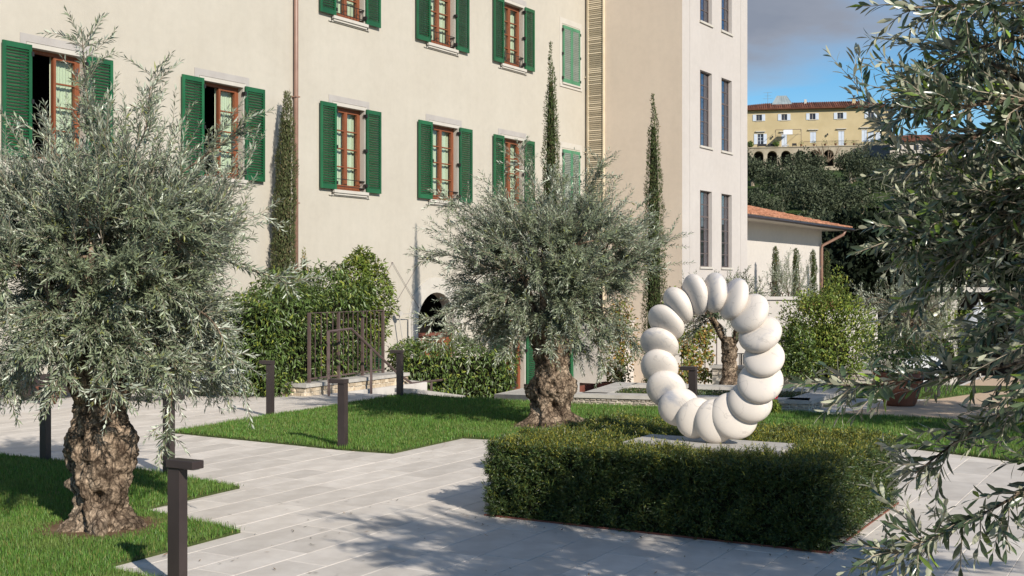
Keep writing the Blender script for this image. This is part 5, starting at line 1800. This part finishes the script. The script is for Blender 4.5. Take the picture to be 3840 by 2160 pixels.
# red geranium at the foot of the planter wall
ge = empty('geranium', (4.12, 18.75, .02)); tag(ge, 'red flowering geranium at the right edge of the ring, by the low wall', 'flower')
rg = np.random.default_rng(4)
for nm, cz, rad, cnt, mt, sz in (('leaves', .12, (.10, .09, .12), 420, 'shrub', .045), ('flower_head', .30, (.055, .05, .045), 150, None, .03)):
    P = np.array([4.12, 18.75, cz]) + norm(rg.normal(0, 1, (cnt, 3))) * rad * rg.uniform(.3, 1, (cnt, 1)) ** .5
    V, F = leaf_small(P, rg.normal(0, 1, (cnt, 3)), rg.normal(0, 1, (cnt, 3)) + [0, -.5, 1], np.full(cnt, sz), np.full(cnt, sz * .8), .1)
    if mt is None:
        M['red'] = mat_leaf('red_petals', (.62, .02, .03), (.62, .03, .04), .25, .2)
        mt = 'red'
    np_mesh(nm, V, F, M[mt], ge)
MB().tube([(4.12, 18.75, .02), (4.12, 18.75, .30)], .006, 5).build('stem', M['twig'], ge)
# things under and behind the left olive
mb = MB(); FAC.box(mb, -19, -9.5, -.05, .10, .02, .75)
tag(mb.build('kerb', M['cream_trim']), 'low cream stone bench kerb along the foot of the palazzo behind the left olive', 'kerb')
for i, (x, y, lab) in enumerate(((-9.25, 20.6, 'dark brown metal planter box on the kerb beyond the left olive, at the picture edge'), (-8.35, 21.5, 'dark brown open metal frame planter behind the gnarled trunk'))):
    planter('metal_planter', lab, (x, y, .10), [np.array([*FD, 0]), np.array([*FN, 0]), UP], (.9, .4, .34), mat='bronze')
po = empty('terracotta_pot', (-8.0, 20.6, 0)); tag(po, 'small orange terracotta pot beside the metal planter behind the gnarled trunk', 'pot')
MB().lathe((-8.0, 20.6, .0), [(.12, 0), (.2, .25), (.22, .3), (.19, .3)], 18).build('pot', M['terracotta'], po, True)
for i, (x, y, lab) in enumerate(((-5.95, 22.3, 'white cushioned sun lounger with dark frame, behind the right skirts of the left olive'), (-6.9, 21.4, 'second white sun lounger, deeper behind the left olive crown'))):
    lo = empty('sun_lounger', (x, y, 0)); tag(lo, lab, 'sun lounger', 'white sun loungers behind the left olive')
    ax = [np.array([*D2, 0]), np.array([*D1, 0]), UP]
    MB().box((x, y, .24), (1.9, .62, .05), ax).build('frame', M['iron'], lo)
    for sx in (-.85, .85):
        for sy in (-.27, .27): MB().box(np.array([x, y, .11]) + ax[0] * sx + ax[1] * sy, (.04, .04, .22), ax).build('leg', M['iron'], lo)
    MB().box(np.array([x, y, .31]) - ax[0] * .25, (1.35, .58, .09), ax).build('cushion', M['white_fabric'], lo)
    tl = R(14); bx = [ax[0] * math.cos(tl) + UP * math.sin(tl), ax[1], UP * math.cos(tl) - ax[0] * math.sin(tl)]
    MB().box(np.array([x, y, .40]) + ax[0] * .72, (.66, .58, .09), bx).build('backrest', M['white_fabric'], lo)
cb = MB().box((-5.55, 23.6, .34), (.55, .5, .5), bax).box((-5.55, 23.6, .06), (.5, .45, .07), bax)
tag(cb.build('timber_box', M['corten']), 'tan timber box at the left end of the laurel hedge', 'box')
# fallen leaves
fl = np.random.default_rng(12)
FLL = ['on the paving by the grass tip beside the nearest bollard', 'on the paving by the inner grass corner near the gnarled olive', 'at the clipped hedge corner facing the gnarled olive', 'under the front of the clipped hedge near its corner',
       'at the foot of the bollard on the middle lawn', 'at the front corner of the clipped hedge nearest the dark olive', 'beside the short right flank of the clipped hedge', 'alone on the open paving in front of the clipped hedge',
       'at the outer grass corner of the middle lawn', 'under the middle of the front of the clipped hedge']
for i in range(10):
    q_, p_ = [(6.4, -6.7), (8.0, -8.1), (8.85, -5.5), (8.8, -4.4), (11.7, -8.9), (8.9, -2.2), (9.5, -2.25), (8.2, -4.9), (12.6, -8.2), (8.88, -3.4)][i]
    c = qp(q_ + fl.normal(0, .05), p_ + fl.normal(0, .05))
    V, F = leaf_small(np.array([[c[0], c[1], .006]]), fl.normal(0, 1, (1, 3)) * [1, 1, .1], np.array([[.1, .1, 1.0]]), np.array([.055]), np.array([.022]), -.15)
    if i == 0: M['dry'] = mat_noise('dry_leaf', (.22, .09, .03), (.34, .16, .06), scale=20, rough=.8)
    o = np_mesh('fallen_leaf', V + [0, 0, .008], F, M['dry'])
    tag(o, 'dry brown fallen leaf ' + FLL[i], 'leaf', 'dry leaves on the paving')


# ------------------------------------------------------------------ hillside, villa, far trees
def hz(x, y):
    t = np.clip((y - 72 - .10 * (x - 40)) / (232 - 72), 0, 1)
    s = t * t * (3 - 2 * t) * .45 + t * .55
    far = np.clip((y - 262) / 300, 0, 1)
    return -1.3 + 26.6 * s + 16 * far + 1.2 * np.sin(x * .05 + y * .03) * np.clip(t * 4, 0, 1) * np.clip((232 - y) / 60, 0, 1)


gx, gy = np.meshgrid(np.linspace(-60, 420, 81), np.linspace(70, 620, 81))
V = np.stack([gx.ravel(), gy.ravel(), hz(gx, gy).ravel() - .12], 1)
idx = np.arange(81 * 81).reshape(81, 81)
F = np.stack([idx[:-1, :-1].ravel(), idx[:-1, 1:].ravel(), idx[1:, 1:].ravel(), idx[1:, :-1].ravel()], 1)
np_mesh('hillside', V, F, M['hill'], None, True)['kind'] = 'structure'
ve = np.array([.985, -.174]); vn = np.array([-.174, -.985])
VIL = Frame((64.3, 250.0), ve, vn)
villa = empty('hill_villa', VIL.pt(-1, 31.7))
tag(villa, 'long ochre villa with a tiled roof and pale shutters on top of the dark hillside', 'building')
UW = [-12.27, -7.07, -1.28, 4.34, 10.53]
DW = [(-12.55, -11.4, 32.4, 34.55), (-7.6, -6.5, 31.75, 34.4), (-1.75, -.55, 32.5, 34.7), (4.0, 5.15, 31.8, 34.75), (8.7, 9.75, 32.5, 34.9), (9.95, 11.1, 32.5, 34.4), (11.45, 12.5, 32.5, 34.4)]
holes = [(u - .58, u + .58, 37.38, 38.6, 0) for u in UW] + [(a, b, z0, z1, 0) for a, b, z0, z1 in DW]
mb = MB()
wall_holes(mb, VIL, -24, 14.35, 27, 39.7, holes, .25)
closed_back(mb, VIL, -24, 14.35, 27, 39.7, 11)
mb.build('wall', M['villa'], villa)
for u in UW:
    g = MB(); VIL.box(g, u - .58, u + .58, 37.38, 38.6, -.22, -.18)
    w = g.build('window', M['dark_pane'], villa)
    f = MB()
    for a, b in ((u - .60, u - .52), (u + .52, u + .60), (u - .03, u + .03)): VIL.box(f, a, b, 37.38, 38.6, -.18, -.12)
    VIL.box(f, u - .75, u + .75, 37.2, 37.36, 0, .12); VIL.box(f, u - .75, u + .75, 38.62, 38.76, 0, .06)
    f.build('frame', M['villa_trim'], w)
    for s in (-1, 1):
        g = MB(); VIL.box(g, u + s * .60, u + s * 1.28, 37.3, 38.66, .03, .10); g.build('shutter', M['villa_shutter'], villa)
for i, (a, b, z0, z1) in enumerate(DW):
    if i == 0:
        g = MB(); VIL.box(g, a, b, z0, z1, -.22, -.18); w = g.build('window', M['dark_pane'], villa)
        f = MB()
        for x in (a, b, (a + b) / 2): VIL.box(f, x - .05, x + .05, z0, z1, -.18, -.1)
        for z in np.linspace(z0, z1, 4): VIL.box(f, a, b, z - .03, z + .03, -.17, -.11)
        f.build('frame', M['villa_shutter'], w)
        for s0, s1 in ((a - .75, a - .06), (b + .06, b + .75)):
            g = MB(); VIL.box(g, s0, s1, z0, z1, .03, .10); g.build('shutter', M['villa_shutter'], villa)
    else:
        for x0, x1 in ((a, (a + b) / 2 - .02), ((a + b) / 2 + .02, b)):
            g = MB(); VIL.box(g, x0, x1, z0, z1, -.10, -.04); g.build('shutter', M['villa_shutter'], villa)
    if i != 5 and i != 6:
        c = MB(); e = .45
        VIL.box(c, a - e, (b if i < 4 else 12.6) + e, z1 + .42, z1 + .58, 0, .38); VIL.box(c, a - .2, b + .2, z1 + .05, z1 + .42, 0, .05)
        c.build('cornice', M['villa_trim'], villa)
rf = MB()
ov = .9
rf.add([VIL.pt(-24.9, 39.55, ov), VIL.pt(14.35 + ov, 39.55, ov), VIL.pt(14.35 + ov, 39.55, -11 - ov), VIL.pt(-24.9, 39.55, -11 - ov),
        VIL.pt(-24.9, 39.75, ov), VIL.pt(14.35 + ov, 39.75, ov), VIL.pt(14.35 + ov, 39.75, -11 - ov), VIL.pt(-24.9, 39.75, -11 - ov), VIL.pt(-10.5, 41.75, -5.5), VIL.pt(8.9, 41.75, -5.5)],
       [(0, 3, 2, 1), (0, 1, 5, 4), (1, 2, 6, 5), (2, 3, 7, 6), (3, 0, 4, 7), (4, 5, 9, 8), (5, 6, 9), (6, 7, 8, 9), (7, 4, 8)])
roof = rf.build('roof', M['old_tile'], villa)
mb = MB()
u = -16.0
while u < 15.2:
    tm = min(1.0, (15.25 - u) / 6.35) if u > 8.9 else (min(1.0, (u + 24.9) / 14.4) if u < -10.5 else 1)
    vs = []
    for t in (0, tm):
        for a in np.linspace(0, math.pi, 5): vs.append(VIL.pt(u + .16 * math.cos(a), 39.77 + 2.0 * t + .13 * math.sin(a), ov + .02 - (5.5 + ov) * t))
    mb.add(vs, [(i, i + 1, 6 + i, 5 + i) for i in range(4)] + [(0, 4, 3, 2, 1)])
    u += .44
mb.build('roof_tile', M['old_tile'], roof)['kind'] = 'stuff'
ch = MB(); VIL.box(ch, 7.05, 7.75, 40.1, 41.95, -3.2, -2.5); ch.build('chimney', M['villa'], villa)
cc_ = MB(); VIL.box(cc_, 7.25, 7.55, 41.95, 42.5, -3.0, -2.7); VIL.box(cc_, 7.05, 7.75, 42.5, 42.6, -3.2, -2.5); cc_.build('chimney_cap', M['iron'], villa)
ch = MB(); VIL.box(ch, -2.7, -2.2, 41.2, 42.2, -4.4, -3.9); ch.build('chimney', M['villa_trim'], villa)
# zinc lantern on the roof
lb = [(-9.5, -3.6), (-5.2, -3.6), (-5.2, -7.4), (-9.5, -7.4)]; lt = [(-8.35, -4.9), (-6.4, -4.9), (-6.4, -6.1), (-8.35, -6.1)]
mb = MB().add([VIL.pt(u, 41.25, o) for u, o in lb] + [VIL.pt(u, 43.3, o) for u, o in lt], [(0, 1, 5, 4), (1, 2, 6, 5), (2, 3, 7, 6), (3, 0, 4, 7), (4, 5, 6, 7)])
lan = mb.build('roof_lantern', M['zinc'], villa)
mb = MB()
for t in np.linspace(0, 1, 7): mb.tube([VIL.pt(-9.5 + 4.3 * t, 41.26, -3.58), VIL.pt(-8.35 + 1.95 * t, 43.3, -4.88)], .04, 4)
mb.build('seam', M['zinc'], lan)
mb = MB().tube([VIL.pt(-10.3, 41, -4), VIL.pt(-10.3, 44, -4)], .04, 4)
for z, w in ((43.9, .9), (43.2, .7), (42.6, 1.1)): mb.tube([VIL.pt(-10.3 - w, z, -4), VIL.pt(-10.3 + w, z, -4)], .025, 4)
mb.build('antenna', M['zinc'], villa)
# villa terrace with arches
VT = Frame(VIL.pt(0, 0, 5.2)[:2], ve, vn)
mb = MB()
ah = [(c - 1.0, c + 1.0, 27.0, 30.35, 1.0) for c in (-15.4, -12.5, -9.75, -6.95, -4.1, -1.25, 1.6)]
wall_holes(mb, VT, -24, 9.2, 24, 31.0, ah, 2.2)
closed_back(mb, VT, -24, 9.2, 24, 31.0, 5.0)
VT.box(mb, -24, 9.3, 31.0, 31.18, -.3, .15)
vt = mb.build('terrace_wall', M['villa_wall'])
tag(vt, 'stone terrace wall with a row of dark arches below the ochre villa', 'wall')
bk = MB(); VT.box(bk, -23, 8, 25, 30.9, -2.4, -2.25); bk.build('arch_back', M['interior'], vt)
mb = MB(); VT.box(mb, 9.3, 13.8, 28, 31.2, -3, -1); tag(mb.build('lean_to', M['dark_pane']), 'dark lean to shed at the right end of the villa terrace', 'shed')
# railing, pots, furniture, awning on the terrace
rl = MB()
for u in np.linspace(-3.4, 7.6, 45): rl.tube([VT.pt(u, 31.18, 0), VT.pt(u, 32.15, 0)], .02, 4)
rl.tube([VT.pt(-3.4, 32.15, 0), VT.pt(7.6, 32.15, 0)], .03, 4)
tag(rl.build('terrace_railing', M['rail']), 'thin iron railing along the villa terrace edge', 'railing')
aw = empty('awning', VT.pt(-6.5, 31.2, -1)); tag(aw, 'pergola frame with a small white awning on the villa terrace', 'awning')
fm = MB()
for u in (-9.0, -3.85):
    fm.tube([VT.pt(u, 31.2, -1), VT.pt(u, 34.8, -1)], .05, 5); fm.tube([VT.pt(u, 34.8, -1), VT.pt(u, 34.8, -4.8)], .04, 5)
fm.tube([VT.pt(-9.0, 34.8, -1), VT.pt(-3.85, 34.8, -1)], .05, 5); fm.tube([VT.pt(-9.0, 33.7, -1), VT.pt(-3.85, 33.7, -1)], .03, 5)
fm.build('frame', M['rail'], aw)
cl = MB().add([VT.pt(-7.45, 34.85, -1), VT.pt(-5.6, 34.85, -1), VT.pt(-5.6, 33.75, -.5), VT.pt(-7.45, 33.75, -.5), VT.pt(-7.45, 34.95, -3.9), VT.pt(-5.6, 34.95, -3.9)], [(0, 1, 2, 3), (0, 4, 5, 1)])
cl.build('cloth', M['white_fabric'], aw)
for i, (u, lab) in enumerate(((-8.9, 'round bush in a pot under the awning of the villa terrace'), (-14.2, 'green bush at the terrace end next to the tower'))):
    leaf_mass('potted_bush', lab, 'shrub', VT.pt(u, 31.2, -1), ell_shell(VT.pt(u, 31.95, -1), (.65, .6, .6)), 500, .28, .16, 'laurel', 300 + i, lump=.1, fill=.15)
for i, (u, lab) in enumerate(((-3.9, 'left of the iron railing'), (-1.3, 'in front of the third terrace door'), (.9, 'between two terrace doors'), (3.0, 'just left of the fourth terrace door'), (4.9, 'in front of the fourth terrace door'), (6.6, 'near the right end of the railing'))):
    pr_ = empty('flower_pot', VT.pt(u, 31.2, -.5)); tag(pr_, 'flower pot on the villa terrace, ' + lab, 'pot', 'pots along the villa terrace')
    MB().lathe(VT.pt(u, 31.2, -.5), [(.16, 0), (.26, .42), (.28, .45)], 10).build('pot', M['terracotta'], pr_)
    rr = np.random.default_rng(400 + i)
    n = 60
    V, F = leaf_small(VT.pt(u, 31.95, -.5) + rr.normal(0, .3, (n, 3)), rr.normal(0, 1, (n, 3)), rr.normal(0, 1, (n, 3)), np.full(n, .22), np.full(n, .1))
    np_mesh('plant', V, F, M['laurel'], pr_)
for i, (u, w, lab) in enumerate(((-11.8, 1.9, 'low dark sofa by the glazed window of the villa terrace'), (-7.0, 1.3, 'dark table with white cloth on the villa terrace'), (-9.9, 1.4, 'low dark bench beside the terrace bush'), (-5.2, .9, 'small dark chair on the villa terrace'))):
    t_ = empty('terrace_furniture', VT.pt(u, 31.2, -1.2)); tag(t_, lab, ['sofa', 'table', 'bench', 'chair'][i])
    g = MB(); VT.box(g, u - w / 2, u + w / 2, 31.5, 31.62, -1.5, -.8); g.build('top', M['iron'] if i != 1 else M['white_fabric'], t_)
    for s in (-1, 1): g = MB(); VT.box(g, u + s * (w / 2 - .08) - .04, u + s * (w / 2 - .08) + .04, 31.18, 31.5, -1.4, -.9); g.build('leg', M['iron'], t_)
    if i != 1: g = MB(); VT.box(g, u - w / 2, u + w / 2, 31.62, 32.0, -1.6, -1.45); g.build('back', M['iron'], t_)
for i, (u, z, lab) in enumerate(((-9.5, 34.0, 'left of the awning'), (1.75, 34.25, 'between the third and fourth terrace doors'))):
    wl = empty('wall_lantern', VIL.pt(u, z, .1)); tag(wl, 'small dark wall lantern on the ochre villa, ' + lab, 'lantern', 'wall lanterns on the villa')
    g = MB().tube([VIL.pt(u, z, 0), VIL.pt(u, z + .1, .35)], .03, 5); g.build('bracket', M['iron'], wl)
    g = MB(); VIL.box(g, u - .14, u + .14, z - .35, z + .05, .28, .52); g.build('lamp', M['iron'], wl)
# lower house to the right of the villa
h2 = empty('far_house', VIL.pt(20, 30, -8)); tag(h2, 'low cream house with a tiled roof right of the villa, seen behind olive leaves', 'building')
mb = MB(); VIL.box(mb, 14.8, 34, 27, 33.0, -16, -6); mb.build('wall', M['annex'], h2)
for u in (17.0, 20.5, 24, 28): g = MB(); VIL.box(g, u - .5, u + .5, 31.2, 32.3, -6.02, -5.95); g.build('window', M['dark_pane'], h2)
mb = MB().add([VIL.pt(14.4, 33, -5.3), VIL.pt(34.5, 33, -5.3), VIL.pt(34.5, 35, -11), VIL.pt(14.4, 35, -11), VIL.pt(34.5, 33, -16.7), VIL.pt(14.4, 33, -16.7)], [(0, 1, 2, 3), (3, 2, 4, 5), (0, 3, 5), (1, 4, 2), (0, 5, 4, 1)])
mb.build('roof', M['old_tile'], h2)

# trees on the slope: four kinds of crown, each tree its own object
def clump_crown(seed, rx, rz, n, L0, mat, flat=0.0):
    r = np.random.default_rng(seed)
    cl = norm(r.normal(0, 1, (14, 3))) * r.uniform(.35, .8, (14, 1)) * [rx, rx, rz]
    k = r.integers(0, 14, n)
    P = cl[k] + norm(r.normal(0, 1, (n, 3))) * r.uniform(.2, 1, (n, 1)) ** .5 * [rx * .5, rx * .5, rz * .48]
    P[:, 2] += rz * 1.15
    V, F = leaf_small(P, r.normal(0, 1, (n, 3)) + P / rx * .4, r.normal(0, .6, (n, 3)) + [0, 0, .8], L0 * r.uniform(.6, 1.4, n), L0 * .5 * r.uniform(.6, 1.3, n), .1)
    o = np_mesh('crown', V, F, M[mat]); me = o.data
    bpy.data.objects.remove(o)
    return me


CR = [clump_crown(500 + i, 2.0 + .35 * (i % 2), 1.65 + .25 * (i % 3), 1500, .34, 'hill_olive') for i in range(4)]
tk = MB().tube([(0, 0, -.4), (.1, .05, .7), (0, .1, 1.6)], [.28, .2, .14], 7); TK = tk.mesh('trunk'); TK.materials.append(M['twig'])
rt = np.random.default_rng(77)
cnt = 0
for row in range(13):
    y = 84 + row * 11.3
    for kx in range(16):
        x = y * (.185 + .028 * kx) + rt.normal(0, 1.3)
        yy = y + rt.normal(0, 2.2)
        if x > yy * .50 or yy > 194: continue
        ro = empty('hillside_olive_tree', (x, yy, float(hz(np.array(x), np.array(yy))) - .1), rt.uniform(0, 6.28))
        s = rt.uniform(.85, 1.35); ro.scale = (s, s, s * rt.uniform(.85, 1.1))
        tag(ro, 'dark olive tree growing on the shaded hillside below the ochre villa', 'olive tree', 'olive trees on the dark hillside')
        for nm, me in (('crown', CR[rt.integers(0, 4)]), ('trunk', TK)):
            o = bpy.data.objects.new(nm, me); COL.objects.link(o); o.parent = ro
            if nm == 'crown': o['kind'] = 'stuff'
        cnt += 1
PN = clump_crown(600, 6.5, 3.2, 5200, .55, 'pine')
PT = MB().tube([(0, 0, -10), (.2, 0, -4), (0, 0, 3)], [.5, .42, .3], 8).mesh('trunk'); PT.materials.append(M['twig'])
for i, (x, y, z, s, lab) in enumerate(((86, 225, 37.5, 1.25, 'big dark umbrella pine on the hilltop behind the olive leaves'), (101, 232, 37.0, 1.2, 'second dark pine right of the hilltop pine'))):
    ro = empty('pine_tree', (x, y, z)); ro.scale = (s, s, s); tag(ro, lab, 'pine tree')
    for nm, me in (('crown', PN), ('trunk', PT)):
        o = bpy.data.objects.new(nm, me); COL.objects.link(o); o.parent = ro
        if nm == 'crown': o['kind'] = 'stuff'
DK = [clump_crown(610 + i, 3.2, 3.6, 3000, .5, 'pine') for i in range(2)]
for i, (x, y, s, lab) in enumerate(((20.6, 69, 1.0, 'touching the annex corner'), (25.0, 72, 1.15, 'second from the annex corner'), (30.5, 74, 1.2, 'third from the annex corner'), (36.5, 75, 1.2, 'fourth from the annex corner'))):
    ro = empty('dark_evergreen_tree', (x, y, -1.2), i * 1.3); ro.scale = (s, s, s); tag(ro, 'dense dark evergreen tree beyond the annex, ' + lab, 'tree', 'dark evergreens beyond the annex')
    for nm, me in (('crown', DK[i % 2]), ('trunk', TK)):
        o = bpy.data.objects.new(nm, me); COL.objects.link(o); o.parent = ro
        if nm == 'crown': o['kind'] = 'stuff'
bt = MB()
rb = random.Random(3)
bx_ = VT.pt(1.2, 27.6, 2.5)
for i in range(9):
    a = rb.uniform(-1, 1); e = bx_ + np.array([a * 3.4, rb.uniform(-.5, .5), rb.uniform(2.2, 3.9)])
    m_ = (bx_ + e) / 2 + np.array([a * .6, 0, -.2])
    bt.tube([bx_, m_, e], [.16, .10, .04], 5); bt.tube([m_, m_ + np.array([a + .4, 0, 1.3])], [.07, .03], 4)
tag(bt.build('bare_tree', M['bark']), 'leafless branching tree before the terrace arches of the villa', 'tree')
print('objects', len(bpy.data.objects), 'hill trees', cnt)
